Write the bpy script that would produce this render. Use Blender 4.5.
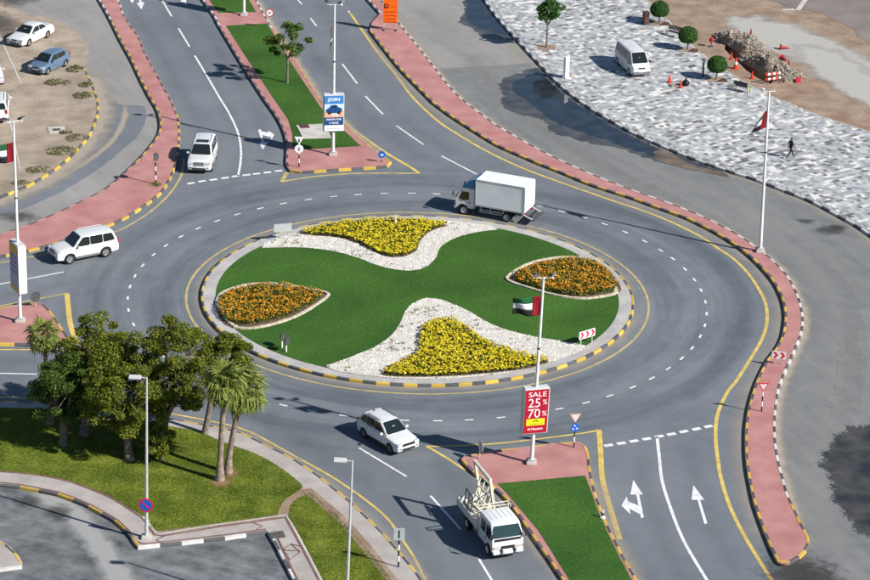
import bpy, bmesh, math, random
import numpy as np
from mathutils import Vector, Matrix, noise
from mathutils.geometry import tessellate_polygon
R = math.radians
random.seed(7)
scn = bpy.context.scene
for o in list(bpy.data.objects):
    bpy.data.objects.remove(o)
col = scn.collection

# ------------------------------------------------------------------ camera, sky, sun, exposure
F_PX, TH, RO, CAM_H = 2900.0, 0.39935, 0.02605, 78.65
CAM = Vector((1.196, -185.095, CAM_H))          # the roundabout's centre is the world origin
_c, _s = math.cos(TH), math.sin(TH)
FW = Vector((0, _c, -_s)); _rt = Vector((1, 0, 0)); _up = Vector((0, _s, _c))
RT = _rt*math.cos(RO) + _up*math.sin(RO)
UP = -_rt*math.sin(RO) + _up*math.cos(RO)
cam_d = bpy.data.cameras.new('camera'); cam = bpy.data.objects.new('camera', cam_d); col.objects.link(cam)
m = Matrix((RT, UP, -FW)).transposed().to_4x4(); m.translation = CAM
cam.matrix_world = m
cam_d.sensor_width = 36; cam_d.lens = F_PX/870*36; cam_d.clip_start = 1; cam_d.clip_end = 6000
scn.camera = cam

SUN_EL = R(35.2); SUN_AZ = R(-29)               # azimuth measured from +X towards +Y
sdir = Vector((math.cos(SUN_AZ)*math.cos(SUN_EL), math.sin(SUN_AZ)*math.cos(SUN_EL), math.sin(SUN_EL)))
w = bpy.data.worlds.new('World'); scn.world = w; w.use_nodes = True
nt = w.node_tree; nt.nodes.clear()
sky = nt.nodes.new('ShaderNodeTexSky'); sky.sky_type = 'NISHITA'; sky.sun_disc = False
sky.sun_elevation = SUN_EL; sky.sun_rotation = math.atan2(sdir.x, sdir.y)
sky.air_density = 1.1; sky.dust_density = 0.1; sky.ozone_density = 4.0
bg = nt.nodes.new('ShaderNodeBackground'); bg.inputs['Strength'].default_value = 0.06
wo = nt.nodes.new('ShaderNodeOutputWorld')
nt.links.new(sky.outputs[0], bg.inputs[0]); nt.links.new(bg.outputs[0], wo.inputs[0])
sl = bpy.data.lights.new('sun', 'SUN'); sl.energy = 5.0; sl.angle = R(0.5); sl.color = (1, .955, .88)
so = bpy.data.objects.new('sun', sl); col.objects.link(so); so.location = (60, -40, 80)
so.rotation_euler = (-sdir).to_track_quat('-Z', 'Y').to_euler()
scn.view_settings.view_transform = 'Standard'; scn.view_settings.look = 'None'
scn.view_settings.exposure = 0.5; scn.view_settings.gamma = 1.0
scn.view_settings.use_curve_mapping = False

# ------------------------------------------------------------------ survey helpers
def G(px, py, z=0.0):
    """plan position (metres, roundabout centre = origin) of a surveyed picture point at height z"""
    d = FW*F_PX + RT*(px-435) + UP*(290-py)
    t = (z-CAM.z)/d.z
    p = CAM + d*t
    return Vector((p.x, p.y, z))
def HZ(px, py, pyt):
    """height above the base point (px,py) that is seen at picture row pyt"""
    b = G(px, py); lo, hi = 0.0, 40.0
    for _ in range(50):
        mid = (lo+hi)/2; q = b+Vector((0, 0, mid))-CAM
        if 290-F_PX*q.dot(UP)/q.dot(FW) > pyt: lo = mid
        else: hi = mid
    return lo
def P(s, z=0.0):
    a = [float(v) for v in s.replace(',', ' ').split()]
    return [G(a[i], a[i+1], z) for i in range(0, len(a), 2)]
def smooth(pts, closed=False, step=0.5):
    """Catmull-Rom through the points"""
    n = len(pts); out = []
    rng = range(n if closed else n-1)
    for i in rng:
        g = (lambda k: pts[k % n]) if closed else (lambda k: pts[max(0, min(n-1, k))])
        p0, p1, p2, p3 = g(i-1), g(i), g(i+1), g(i+2)
        k = max(1, int((p2-p1).length/step))
        for j in range(k):
            t = j/k
            out.append(0.5*((2*p1)+(p2-p0)*t+(2*p0-5*p1+4*p2-p3)*t*t+(3*p1-p0-3*p2+p3)*t**3))
    if not closed: out.append(pts[-1].copy())
    return out
def resample(pts, L):
    d = [0.0]
    for a, b in zip(pts, pts[1:]): d.append(d[-1]+(b-a).length)
    n = max(1, round(d[-1]/L)); out = []; j = 0
    for i in range(n+1):
        s = d[-1]*i/n
        while j < len(d)-2 and d[j+1] < s: j += 1
        t = (s-d[j])/max(1e-9, d[j+1]-d[j])
        out.append(pts[j].lerp(pts[j+1], max(0, min(1, t))))
    return out
def arc(r, a0, a1, n=40, z=0.0):
    return [Vector((r*math.cos(a0+(a1-a0)*i/n), r*math.sin(a0+(a1-a0)*i/n), z)) for i in range(n+1)]
def inside_mask(xs, ys, poly):
    ins = np.zeros(len(xs), bool); n = len(poly); j = n-1
    for i in range(n):
        xi, yi, xj, yj = poly[i][0], poly[i][1], poly[j][0], poly[j][1]
        c = ((yi > ys) != (yj > ys)) & (xs < (xj-xi)*(ys-yi)/((yj-yi) or 1e-9)+xi)
        ins ^= c; j = i
    return ins
def jag(pts, amp, step=0.25, seed=0, freq=0.8):
    p = resample(pts+[pts[0]], step)[:-1]; out = []
    for v in p:
        d = Vector((noise.noise((v.x*freq, v.y*freq, seed)), noise.noise((v.x*freq, v.y*freq, seed+9.3)), 0))
        d += .5*Vector((noise.noise((v.x*freq*3, v.y*freq*3, seed)), noise.noise((v.x*freq*3, v.y*freq*3, seed+5)), 0))
        out.append(v+d*amp)
    return out

# ------------------------------------------------------------------ materials
MATS = {}
def mat(name, c1, c2=None, scale=4.0, rough=.85, detail=5, bump=0.0, bscale=None, metal=0.0, spec=.3, fine=None, fscale=30, coat=0, island=0.0, objrand=0.0, lo=.35, hi=.65):
    m = bpy.data.materials.new(name); m.use_nodes = True; t = m.node_tree; N = t.nodes; L = t.links
    b = N['Principled BSDF']
    b.inputs['Roughness'].default_value = rough; b.inputs['Metallic'].default_value = metal
    b.inputs['Specular IOR Level'].default_value = spec
    if coat: b.inputs['Coat Weight'].default_value = coat; b.inputs['Coat Roughness'].default_value = .06
    out = None
    tc = N.new('ShaderNodeTexCoord')
    if c2 is not None:
        nz = N.new('ShaderNodeTexNoise'); nz.inputs['Scale'].default_value = scale; nz.inputs['Detail'].default_value = detail
        L.new(tc.outputs['Object'], nz.inputs['Vector'])
        rp = N.new('ShaderNodeValToRGB'); rp.color_ramp.elements[0].position = lo; rp.color_ramp.elements[1].position = hi
        rp.color_ramp.elements[0].color = (*c1, 1); rp.color_ramp.elements[1].color = (*c2, 1)
        L.new(nz.outputs['Fac'], rp.inputs['Fac']); out = rp.outputs['Color']
    if fine is not None:
        n2 = N.new('ShaderNodeTexNoise'); n2.inputs['Scale'].default_value = fscale; n2.inputs['Detail'].default_value = 3
        L.new(tc.outputs['Object'], n2.inputs['Vector'])
        mr = N.new('ShaderNodeMapRange'); mr.inputs[1].default_value = .3; mr.inputs[2].default_value = .7
        mr.inputs[3].default_value = 1-fine; mr.inputs[4].default_value = 1+fine
        L.new(n2.outputs['Fac'], mr.inputs[0])
        mx = N.new('ShaderNodeVectorMath'); mx.operation = 'SCALE'
        if out is not None: L.new(out, mx.inputs[0])
        else: mx.inputs[0].default_value = c1
        L.new(mr.outputs[0], mx.inputs['Scale']); out = mx.outputs[0]
    for amount, src in ((island, 'g'), (objrand, 'o')):
        if amount:
            if src == 'g': gi = N.new('ShaderNodeNewGeometry'); so_ = gi.outputs['Random Per Island']
            else: gi = N.new('ShaderNodeObjectInfo'); so_ = gi.outputs['Random']
            mr = N.new('ShaderNodeMapRange'); mr.inputs[3].default_value = 1-amount; mr.inputs[4].default_value = 1+amount
            L.new(so_, mr.inputs[0])
            mx = N.new('ShaderNodeVectorMath'); mx.operation = 'SCALE'
            if out is not None: L.new(out, mx.inputs[0])
            else: mx.inputs[0].default_value = c1
            L.new(mr.outputs[0], mx.inputs['Scale']); out = mx.outputs[0]
    if out is not None: L.new(out, b.inputs['Base Color'])
    else: b.inputs['Base Color'].default_value = (*c1, 1)
    if bump:
        n3 = N.new('ShaderNodeTexNoise'); n3.inputs['Scale'].default_value = bscale or scale*6; n3.inputs['Detail'].default_value = 4
        L.new(tc.outputs['Object'], n3.inputs['Vector'])
        bp = N.new('ShaderNodeBump'); bp.inputs['Strength'].default_value = bump; bp.inputs['Distance'].default_value = .05
        L.new(n3.outputs['Fac'], bp.inputs['Height']); L.new(bp.outputs[0], b.inputs['Normal'])
    MATS[name] = m
    return m
def leafmat(name, ca, cb, cc, trans=.25):
    """leaf: colour random per leaf between three greens, a little light through it"""
    m = bpy.data.materials.new(name); m.use_nodes = True; t = m.node_tree; N = t.nodes; L = t.links
    b = N['Principled BSDF']; b.inputs['Roughness'].default_value = .55; b.inputs['Specular IOR Level'].default_value = .35
    g = N.new('ShaderNodeNewGeometry'); rp = N.new('ShaderNodeValToRGB')
    e = rp.color_ramp.elements; e[0].position = 0; e[0].color = (*ca, 1); e[1].position = 1; e[1].color = (*cc, 1)
    k = rp.color_ramp.elements.new(.55); k.color = (*cb, 1)
    L.new(g.outputs['Random Per Island'], rp.inputs['Fac']); L.new(rp.outputs[0], b.inputs['Base Color'])
    tr = N.new('ShaderNodeBsdfTranslucent'); L.new(rp.outputs[0], tr.inputs[0])
    mx = N.new('ShaderNodeMixShader'); mx.inputs[0].default_value = trans
    L.new(b.outputs[0], mx.inputs[1]); L.new(tr.outputs[0], mx.inputs[2]); L.new(mx.outputs[0], N['Material Output'].inputs[0])
    MATS[name] = m
    return m

def asphalt(name, dark, light, ring=False, streak=0.0, sdir2=None, crack=True, mottle=.55):
    m = bpy.data.materials.new(name); m.use_nodes = True; t = m.node_tree; N = t.nodes; L = t.links
    b = N['Principled BSDF']; b.inputs['Roughness'].default_value = .8; b.inputs['Specular IOR Level'].default_value = .25
    tc = N.new('ShaderNodeTexCoord')
    def nz(scale, detail=4, vec=None, rough=.55):
        n = N.new('ShaderNodeTexNoise'); n.inputs['Scale'].default_value = scale; n.inputs['Detail'].default_value = detail
        n.inputs['Roughness'].default_value = rough
        L.new(vec if vec is not None else tc.outputs['Object'], n.inputs['Vector']); return n.outputs['Fac']
    def math_(op, a, bb):
        n = N.new('ShaderNodeMath'); n.operation = op
        for i, v in enumerate((a, bb)):
            if isinstance(v, (int, float)): n.inputs[i].default_value = v
            else: L.new(v, n.inputs[i])
        return n.outputs[0]
    big = nz(.09, 3); med = nz(.7, 6, rough=.65); fin = nz(22, 3)
    s = math_('ADD', math_('MULTIPLY', big, .9), math_('MULTIPLY', math_('SUBTRACT', med, .5), mottle)); s = math_('ADD', s, .275)
    s = math_('ADD', s, math_('MULTIPLY', fin, .35))
    base = 0.9
    if ring:
        sp = N.new('ShaderNodeSeparateXYZ'); L.new(tc.outputs['Object'], sp.inputs[0])
        ln = N.new('ShaderNodeVectorMath'); ln.operation = 'LENGTH'; L.new(tc.outputs['Object'], ln.inputs[0])
        r = ln.outputs['Value']
        an = math_('ARCTAN2', sp.outputs[1], sp.outputs[0])
        cb = N.new('ShaderNodeCombineXYZ'); L.new(math_('MULTIPLY', r, .85), cb.inputs[0]); L.new(math_('MULTIPLY', an, 1.3), cb.inputs[1])
        st = nz(1.0, 5, cb.outputs[0], .7)
        mk = N.new('ShaderNodeMapRange'); mk.interpolation_type = 'SMOOTHSTEP'
        mk.inputs[1].default_value = 28; mk.inputs[2].default_value = 22.5; mk.inputs[3].default_value = 0; mk.inputs[4].default_value = 1
        L.new(r, mk.inputs[0])
        s = math_('ADD', s, math_('MULTIPLY', math_('MULTIPLY', math_('SUBTRACT', st, .5), mk.outputs[0]), 1.5))
        # dark polished wheel tracks in the two circulating lanes
        for rr in (17.6, 22.6):
            d = math_('ABSOLUTE', math_('SUBTRACT', r, rr), 0)
            tk = N.new('ShaderNodeMapRange'); tk.interpolation_type = 'SMOOTHSTEP'
            tk.inputs[1].default_value = 1.5; tk.inputs[2].default_value = .3; tk.inputs[3].default_value = 0; tk.inputs[4].default_value = -.22
            L.new(d, tk.inputs[0]); s = math_('ADD', s, tk.outputs[0])
    if streak:
        mp = N.new('ShaderNodeMapping'); mp.vector_type = 'TEXTURE'; mp.inputs['Rotation'].default_value = (0, 0, sdir2)
        mp.inputs['Scale'].default_value = (1.1, 12, 1); L.new(tc.outputs['Object'], mp.inputs[0])
        st = nz(1.0, 5, mp.outputs[0], .7)
        s = math_('ADD', s, math_('MULTIPLY', math_('SUBTRACT', st, .5), streak))
    rp = N.new('ShaderNodeValToRGB'); e = rp.color_ramp.elements
    e[0].position = .0; e[1].position = 1.0; e[0].color = (*dark, 1); e[1].color = (*light, 1)
    mr = N.new('ShaderNodeMapRange'); mr.inputs[1].default_value = base-.42; mr.inputs[2].default_value = base+.42
    L.new(s, mr.inputs[0]); L.new(mr.outputs[0], rp.inputs['Fac'])
    cout = rp.outputs[0]
    if crack:
        dist = N.new('ShaderNodeVectorMath'); dist.operation = 'ADD'
        nv = N.new('ShaderNodeTexNoise'); nv.inputs['Scale'].default_value = 1.3; L.new(tc.outputs['Object'], nv.inputs['Vector'])
        L.new(tc.outputs['Object'], dist.inputs[0]); L.new(nv.outputs['Color'], dist.inputs[1])
        vo = N.new('ShaderNodeTexVoronoi'); vo.feature = 'DISTANCE_TO_EDGE'; vo.inputs['Scale'].default_value = .22
        L.new(dist.outputs[0], vo.inputs['Vector'])
        ck = N.new('ShaderNodeMapRange'); ck.inputs[1].default_value = .002; ck.inputs[2].default_value = .012
        ck.inputs[3].default_value = 1; ck.inputs[4].default_value = 0; L.new(vo.outputs['Distance'], ck.inputs[0])
        gate = N.new('ShaderNodeMapRange'); gate.inputs[1].default_value = .62; gate.inputs[2].default_value = .68
        L.new(nz(.12, 2), gate.inputs[0])
        mx = N.new('ShaderNodeMix'); mx.data_type = 'RGBA'
        L.new(math_('MULTIPLY', math_('MULTIPLY', ck.outputs[0], gate.outputs[0]), .3), mx.inputs[0])
        L.new(cout, mx.inputs[6]); mx.inputs[7].default_value = (.035, .035, .037, 1); cout = mx.outputs[2]
    L.new(cout, b.inputs['Base Color'])
    bp = N.new('ShaderNodeBump'); bp.inputs['Strength'].default_value = .25; bp.inputs['Distance'].default_value = .02
    L.new(fin, bp.inputs['Height']); L.new(bp.outputs[0], b.inputs['Normal'])
    MATS[name] = m
    return m
def blend(name, colr, rough, amount, scale, lo, hi, colr2=None, edge=True, spec=.3):
    """thin film (dust, damp, worn paint): covers the surface below where its noise is high, fading across its width by UV"""
    m = bpy.data.materials.new(name); m.use_nodes = True; t = m.node_tree; N = t.nodes; L = t.links
    b = N['Principled BSDF']; b.inputs['Roughness'].default_value = rough; b.inputs['Base Color'].default_value = (*colr, 1)
    b.inputs['Specular IOR Level'].default_value = spec
    tc = N.new('ShaderNodeTexCoord'); nz = N.new('ShaderNodeTexNoise'); nz.inputs['Scale'].default_value = scale; nz.inputs['Detail'].default_value = 6
    nz.inputs['Roughness'].default_value = .65
    L.new(tc.outputs['Object'], nz.inputs['Vector'])
    mr = N.new('ShaderNodeMapRange'); mr.inputs[1].default_value = lo; mr.inputs[2].default_value = hi; mr.inputs[4].default_value = amount
    fac = nz.outputs['Fac']
    if edge:
        uv = N.new('ShaderNodeSeparateXYZ'); L.new(tc.outputs['UV'], uv.inputs[0])
        ad = N.new('ShaderNodeMath'); ad.operation = 'ADD'; L.new(fac, ad.inputs[0]); L.new(uv.outputs[0], ad.inputs[1]); fac = ad.outputs[0]
    L.new(fac, mr.inputs[0])
    tp = N.new('ShaderNodeBsdfTransparent'); mx = N.new('ShaderNodeMixShader')
    L.new(mr.outputs[0], mx.inputs[0]); L.new(tp.outputs[0], mx.inputs[1]); L.new(b.outputs[0], mx.inputs[2])
    L.new(mx.outputs[0], N['Material Output'].inputs[0]); MATS[name] = m
    return m

asphalt('asphalt', (.102, .118, .136), (.204, .222, .244), ring=True)
asphalt('asphalt_old', (.20, .195, .19), (.33, .315, .30), streak=.9, sdir2=R(27))
asphalt('asphalt_service', (.13, .138, .142), (.235, .235, .232), streak=1.0, sdir2=R(22), mottle=.9)
asphalt('asphalt_carpark', (.05, .058, .066), (.235, .242, .25), streak=1.0, sdir2=R(68), mottle=1.5)
mat('sand', (.30, .225, .165), (.40, .315, .24), .35, .95, 8, .5, 12, fine=.12, fscale=9)
mat('sand_lot', (.27, .215, .165), (.40, .33, .265), .5, .95, 8, .5, 10, fine=.12, fscale=7)
mat('brown_earth', (.23, .155, .11), (.34, .25, .185), .6, .95, 8, .6, 9, fine=.18, fscale=6)
mat('caliche', (.34, .325, .295), (.48, .465, .435), .7, .95, 8, .3, 10, fine=.12, fscale=5)
mat('dark_lot', (.17, .145, .135), (.24, .205, .19), .25, .95, 6, .3, 10, fine=.06, fscale=5)
mat('pink_paving', (.37, .165, .155), (.46, .23, .215), .5, .88, 7, .2, 40, fine=.16, fscale=11)
mat('sidewalk_paving', (.335, .305, .285), (.42, .385, .365), .8, .9, 6, .2, 30, fine=.10, fscale=12)
mat('grey_paving', (.36, .345, .335), (.46, .445, .43), .8, .9, 6, .2, 30, fine=.12, fscale=9)
mat('brick_band', (.16, .085, .075), (.24, .13, .115), 2.5, .9, 5, .2, 30)
mat('concrete', (.42, .40, .37), (.56, .53, .49), 1.5, .9, 7, .2, 20, fine=.06)
mat('joint', (.30, .305, .31), (.36, .365, .37), 2, .95)
mat('paver_grey', (.27, .28, .295), (.33, .34, .355), 1.2, .85, 4, objrand=.05, island=.07)
mat('paver_light', (.38, .39, .405), (.45, .46, .47), 1.2, .85, 4, island=.08)
mat('paver_white', (.60, .59, .565), (.70, .685, .66), 1.2, .85, 4, island=.05)
mat('paver_dark', (.13, .125, .125), (.19, .18, .175), 1.2, .85, 4, island=.15)
mat('kerb_yellow', (.44, .30, .06), (.66, .45, .07), 1.7, .75, 6, objrand=.16, lo=.3, hi=.6)
mat('kerb_black', (.07, .073, .082), (.13, .135, .145), 1.5, .75, 6, objrand=.25)
mat('kerb_white', (.52, .51, .49), (.74, .73, .71), 2.0, .75, 6, objrand=.1)
mat('kerb_pink', (.34, .20, .18), (.44, .29, .26), 2.0, .85, 6, objrand=.15)
mat('paint_white', (.55, .56, .57), (.76, .76, .76), 2.2, .65, 7, fine=.1, fscale=9, lo=.3, hi=.6)
mat('paint_yellow', (.50, .36, .10), (.68, .51, .15), 1.5, .65, 7, fine=.1, fscale=9)
mat('paint_yellow_worn', (.36, .29, .14), (.55, .43, .17), 1.5, .65, 7, fine=.12, fscale=9)
mat('lawn', (.024, .084, .009), (.060, .155, .018), .16, .95, 9, .7, 30, fine=.26, fscale=5, lo=.3, hi=.7)
mat('lawn_rough', (.085, .125, .010), (.19, .22, .024), .5, .95, 8, .8, 20, fine=.4, fscale=6)
leafmat('grass_blade', (.028, .098, .008), (.042, .125, .012), (.066, .16, .02), .3)
leafmat('grass_blade_rough', (.085, .14, .008), (.135, .19, .014), (.23, .26, .035), .35)
mat('gravel_white', (.47, .44, .395), (.68, .65, .60), 3.5, .95, 8, .6, 30, fine=.22, fscale=12)
mat('pebble', (.50, .475, .43), (.72, .69, .645), 2, .9, island=.22)
mat('soil', (.10, .065, .04), (.16, .11, .07), 3, .95, bump=.5)
mat('edging_stone', (.48, .42, .33), (.62, .56, .46), 1.4, .9, 6, objrand=.1, fine=.1)
leafmat('flower_yellow', (.50, .38, .010), (.66, .53, .012), (.76, .64, .03), .15)
leafmat('flower_orange', (.52, .15, .012), (.62, .27, .012), (.66, .42, .02), .15)
leafmat('flower_leaf', (.055, .09, .012), (.11, .14, .018), (.22, .22, .03), .25)
leafmat('tree_leaf', (.060, .11, .013), (.15, .185, .018), (.34, .335, .03), .42)
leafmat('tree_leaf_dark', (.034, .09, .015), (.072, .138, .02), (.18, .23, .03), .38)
leafmat('topiary_leaf', (.02, .075, .010), (.035, .11, .014), (.065, .155, .02), .2)
leafmat('palm_leaf', (.085, .125, .02), (.17, .21, .035), (.33, .36, .09), .35)
leafmat('palm_dead', (.24, .16, .07), (.33, .22, .09), (.40, .30, .13), .1)
leafmat('scrub', (.12, .125, .055), (.18, .175, .08), (.27, .245, .13), .15)
mat('bark', (.12, .095, .075), (.22, .18, .145), 5, .95, bump=.6, bscale=14)
mat('palm_bark', (.17, .125, .095), (.33, .26, .21), 4, .95, bump=.7, bscale=9)
mat('car_white', (.64, .65, .66), None, rough=.32, spec=.5, coat=.6)
mat('car_white_dusty', (.56, .57, .58), (.66, .665, .67), 1.4, .42, spec=.5, coat=.25)
mat('car_blue', (.15, .235, .345), None, rough=.3, spec=.5, coat=.6, metal=.35)
mat('glass', (.012, .018, .02), None, rough=.06, spec=.6)
mat('glass_teal', (.02, .045, .045), None, rough=.06, spec=.7)
mat('tyre', (.018, .018, .019), None, rough=.9)
mat('rim', (.45, .46, .47), None, rough=.35, metal=.7)
mat('rim_white', (.60, .60, .60), None, rough=.5)
mat('black_trim', (.025, .025, .027), None, rough=.6)
mat('grey_trim', (.16, .165, .17), None, rough=.6)
mat('headlamp', (.46, .48, .51), None, rough=.35, spec=.5)
mat('tail_red', (.42, .015, .015), None, rough=.2, spec=.6)
mat('amber', (.7, .25, .02), None, rough=.25)
mat('plate', (.72, .72, .70), None, rough=.5)
mat('interior', (.30, .24, .17), None, rough=.8)
mat('truck_box', (.70, .73, .77), (.80, .825, .85), .9, .5, 6, fine=.04, fscale=5)
mat('truck_rib', (.40, .41, .42), None, rough=.5)
mat('deflector_blue', (.018, .14, .36), None, rough=.35, coat=.4)
mat('cream_steel', (.55, .52, .42), (.70, .67, .56), 3, .6)
mat('galvanised', (.52, .53, .54), (.64, .645, .65), 3, .42, metal=.35)
mat('pole_white', (.62, .62, .61), (.74, .74, .73), 2, .45)
mat('steel_dark', (.045, .05, .055), (.08, .085, .09), 4, .5)
mat('lamp_grey', (.55, .56, .57), None, rough=.4)
mat('lamp_glass', (.70, .72, .75), None, rough=.15, spec=.6)
mat('sign_back', (.42, .45, .46), (.50, .53, .54), 3, .45, metal=.2)
mat('sign_white', (.78, .78, .78), None, rough=.4)
mat('sign_red', (.62, .022, .05), None, rough=.4)
mat('sign_pale_red', (.66, .33, .32), None, rough=.5)
mat('sign_faded', (.60, .585, .60), None, rough=.5)
mat('sign_blue', (.012, .11, .50), None, rough=.4)
mat('sign_orange', (.85, .13, .006), None, rough=.45)
mat('sign_ink', (.055, .015, .012), None, rough=.5)
mat('sign_brown_ink', (.36, .05, .01), None, rough=.5)
mat('ad_red', (.36, .009, .026), (.41, .012, .034), 2, .4)
mat('ad_yellow', (.78, .74, .012), None, rough=.4)
mat('ad_navy', (.012, .07, .22), None, rough=.4)
mat('ad_sky', (.05, .22, .55), None, rough=.4)
mat('ad_pale', (.55, .68, .80), None, rough=.4)
mat('ad_sand', (.72, .40, .26), None, rough=.4)
mat('ad_ink', (.02, .025, .05), None, rough=.4)
mat('ad_purple', (.18, .15, .30), None, rough=.45)
mat('ad_lilac', (.40, .38, .52), None, rough=.45)
mat('ad_gold', (.62, .40, .04), None, rough=.45)
mat('flag_red', (.27, .008, .018), None, rough=.8)
mat('flag_green', (.008, .085, .03), None, rough=.8)
mat('flag_white', (.56, .60, .64), None, rough=.8)
mat('flag_black', (.012, .012, .014), None, rough=.8)
mat('cone_orange', (.62, .05, .02), None, rough=.5)
mat('cone_red', (.38, .02, .03), None, rough=.5)
mat('bin_brown', (.075, .035, .03), (.11, .055, .045), 4, .6)
mat('bench_dark', (.04, .042, .048), None, rough=.6)
mat('bench_cream', (.58, .55, .36), None, rough=.6)
mat('rubble', (.17, .145, .12), (.36, .32, .28), 2.5, .95, island=.35)
mat('bag_black', (.012, .012, .014), None, rough=.35)
mat('shirt_navy', (.012, .02, .05), None, rough=.9)
mat('trousers', (.02, .022, .03), None, rough=.9)
mat('skin', (.25, .13, .085), None, rough=.6)
mat('hair', (.012, .01, .01), None, rough=.6)
mat('manhole', (.07, .065, .06), (.13, .12, .11), 6, .7)
# damp asphalt and standing water
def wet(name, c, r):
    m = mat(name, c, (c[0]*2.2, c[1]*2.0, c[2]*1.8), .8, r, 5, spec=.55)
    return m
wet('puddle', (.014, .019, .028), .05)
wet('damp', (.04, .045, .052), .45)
wet('mud', (.085, .07, .055), .5)
blend('dust', (.42, .365, .30), .95, .75, .8, .72, 1.25)
blend('dust_thin', (.40, .36, .31), .95, .5, .35, .75, 1.35)
blend('rubber', (.05, .056, .062), .7, .07, .5, .6, 1.5)
blend('stain', (.06, .056, .052), .7, .55, 1.6, .75, 1.25)
blend('earth_film', (.34, .20, .12), .95, .8, 2.5, .7, 1.1)
blend('pale_wear2', (.36, .355, .345), .85, .30, .5, .6, 1.5)
blend('pale_wear', (.40, .40, .395), .85, .75, .9, .7, 1.15)

# ------------------------------------------------------------------ mesh helpers
class MB:
    def __init__(s): s.v = []; s.f = []; s.m = []; s.cur = 0
    def add(s, vs, fs):
        n = len(s.v); s.v += [tuple(v) for v in vs]
        for f in fs: s.f.append(tuple(i+n for i in f)); s.m.append(s.cur)
        return s
    def box(s, c, d, rz=0, M=None):
        x, y, z = (k/2 for k in d)
        vs = [Vector((sx*x, sy*y, sz*z)) for sz in (-1, 1) for sy in (-1, 1) for sx in (-1, 1)]
        r = Matrix.Rotation(rz, 3, 'Z')
        vs = [(r @ v)+Vector(c) for v in vs]
        if M is not None: vs = [M @ v for v in vs]
        return s.add(vs, [(0, 2, 3, 1), (4, 5, 7, 6), (0, 1, 5, 4), (2, 6, 7, 3), (0, 4, 6, 2), (1, 3, 7, 5)])
    def tube(s, pts, rad, n=8, cap=True):
        pts = [Vector(p) for p in pts]
        if not isinstance(rad, (list, tuple)): rad = [rad]*len(pts)
        rings = []; b = len(s.v); ref = None
        for i, p in enumerate(pts):
            t = (pts[min(i+1, len(pts)-1)]-pts[max(i-1, 0)]).normalized()
            if ref is None: ref = t.orthogonal().normalized()
            ref = (ref-t*ref.dot(t)).normalized(); q = t.cross(ref)
            for k in range(n):
                a = 2*math.pi*k/n; s.v.append(tuple(p+(ref*math.cos(a)+q*math.sin(a))*rad[i]))
        for i in range(len(pts)-1):
            for k in range(n):
                s.f.append((b+i*n+k, b+i*n+(k+1) % n, b+(i+1)*n+(k+1) % n, b+(i+1)*n+k)); s.m.append(s.cur)
        if cap:
            s.f.append(tuple(b+k for k in reversed(range(n)))); s.m.append(s.cur)
            e = b+(len(pts)-1)*n; s.f.append(tuple(e+k for k in range(n))); s.m.append(s.cur)
        return s
    def lathe(s, prof, n=24, M=None):
        """profile (r,z) about the z axis"""
        b = len(s.v)
        for r, z in prof:
            for k in range(n):
                a = 2*math.pi*k/n; v = Vector((r*math.cos(a), r*math.sin(a), z)); s.v.append(tuple(M @ v if M else v))
        for i in range(len(prof)-1):
            for k in range(n): s.f.append((b+i*n+k, b+i*n+(k+1) % n, b+(i+1)*n+(k+1) % n, b+(i+1)*n+k)); s.m.append(s.cur)
        return s
    def prism(s, pts, axis, a, b):
        """polygon extruded: axis 'y': pts are (x,z); axis 'z': pts are (x,y); axis 'x': pts are (y,z)"""
        def mk(p, t): return {'y': (p[0], t, p[1]), 'z': (p[0], p[1], t), 'x': (t, p[0], p[1])}[axis]
        n = len(pts); o = len(s.v)
        s.v += [mk(p, a) for p in pts]+[mk(p, b) for p in pts]
        s.f.append(tuple(o+i for i in range(n))); s.m.append(s.cur)
        s.f.append(tuple(o+n+i for i in reversed(range(n)))); s.m.append(s.cur)
        for i in range(n): s.f.append((o+i, o+n+i, o+n+(i+1) % n, o+(i+1) % n)); s.m.append(s.cur)
        return s
    def poly(s, pts, z=None):
        pts = [Vector((p[0], p[1], p[2] if z is None else z)) for p in pts]
        n = len(s.v); s.v += [tuple(p) for p in pts]
        for t in tessellate_polygon([[Vector((p.x, p.y, 0)) for p in pts]]):
            a, b, c = (pts[i] for i in t)
            if (b-a).cross(c-a).z < 0: t = t[::-1]
            s.f.append(tuple(n+i for i in t)); s.m.append(s.cur)
        return s
    def disc(s, c, r, n=24, nrm='y', rz=1.0):
        c = Vector(c)
        vs = [c]+[c+Vector((r*math.cos(2*math.pi*k/n), 0, r*rz*math.sin(2*math.pi*k/n))) for k in range(n)]
        return s.add(vs, [(0, 1+k, 1+(k+1) % n) for k in range(n)])
    def mesh(s, name, mats, bevel=0, sm=None):
        me = bpy.data.meshes.new(name); me.from_pydata(s.v, [], s.f)
        for mm in (mats if isinstance(mats, (list, tuple)) else [mats]): me.materials.append(MATS[mm])
        me.polygons.foreach_set('material_index', s.m)
        bm = bmesh.new(); bm.from_mesh(me)
        bmesh.ops.remove_doubles(bm, verts=bm.verts, dist=1e-5)
        bmesh.ops.recalc_face_normals(bm, faces=bm.faces) if sm != 'sheet' else None
        if bevel:
            es = [e for e in bm.edges if e.is_manifold and e.calc_face_angle(0) > .5]
            bmesh.ops.bevel(bm, geom=es, offset=bevel, segments=2, affect='EDGES', clamp_overlap=True)
        if sm and sm != 'sheet':
            for f in bm.faces: f.smooth = True
            for e in bm.edges:
                if e.is_manifold and e.calc_face_angle(0) > R(sm): e.smooth = False
        bm.to_mesh(me); bm.free()
        return me
    def build(s, name, mats, parent=None, bevel=0, sm=None):
        return link(name, s.mesh(name, mats, bevel, sm), parent)
def link(name, me, parent=None):
    o = bpy.data.objects.new(name, me); col.objects.link(o)
    if parent is not None: o.parent = parent
    return o
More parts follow.
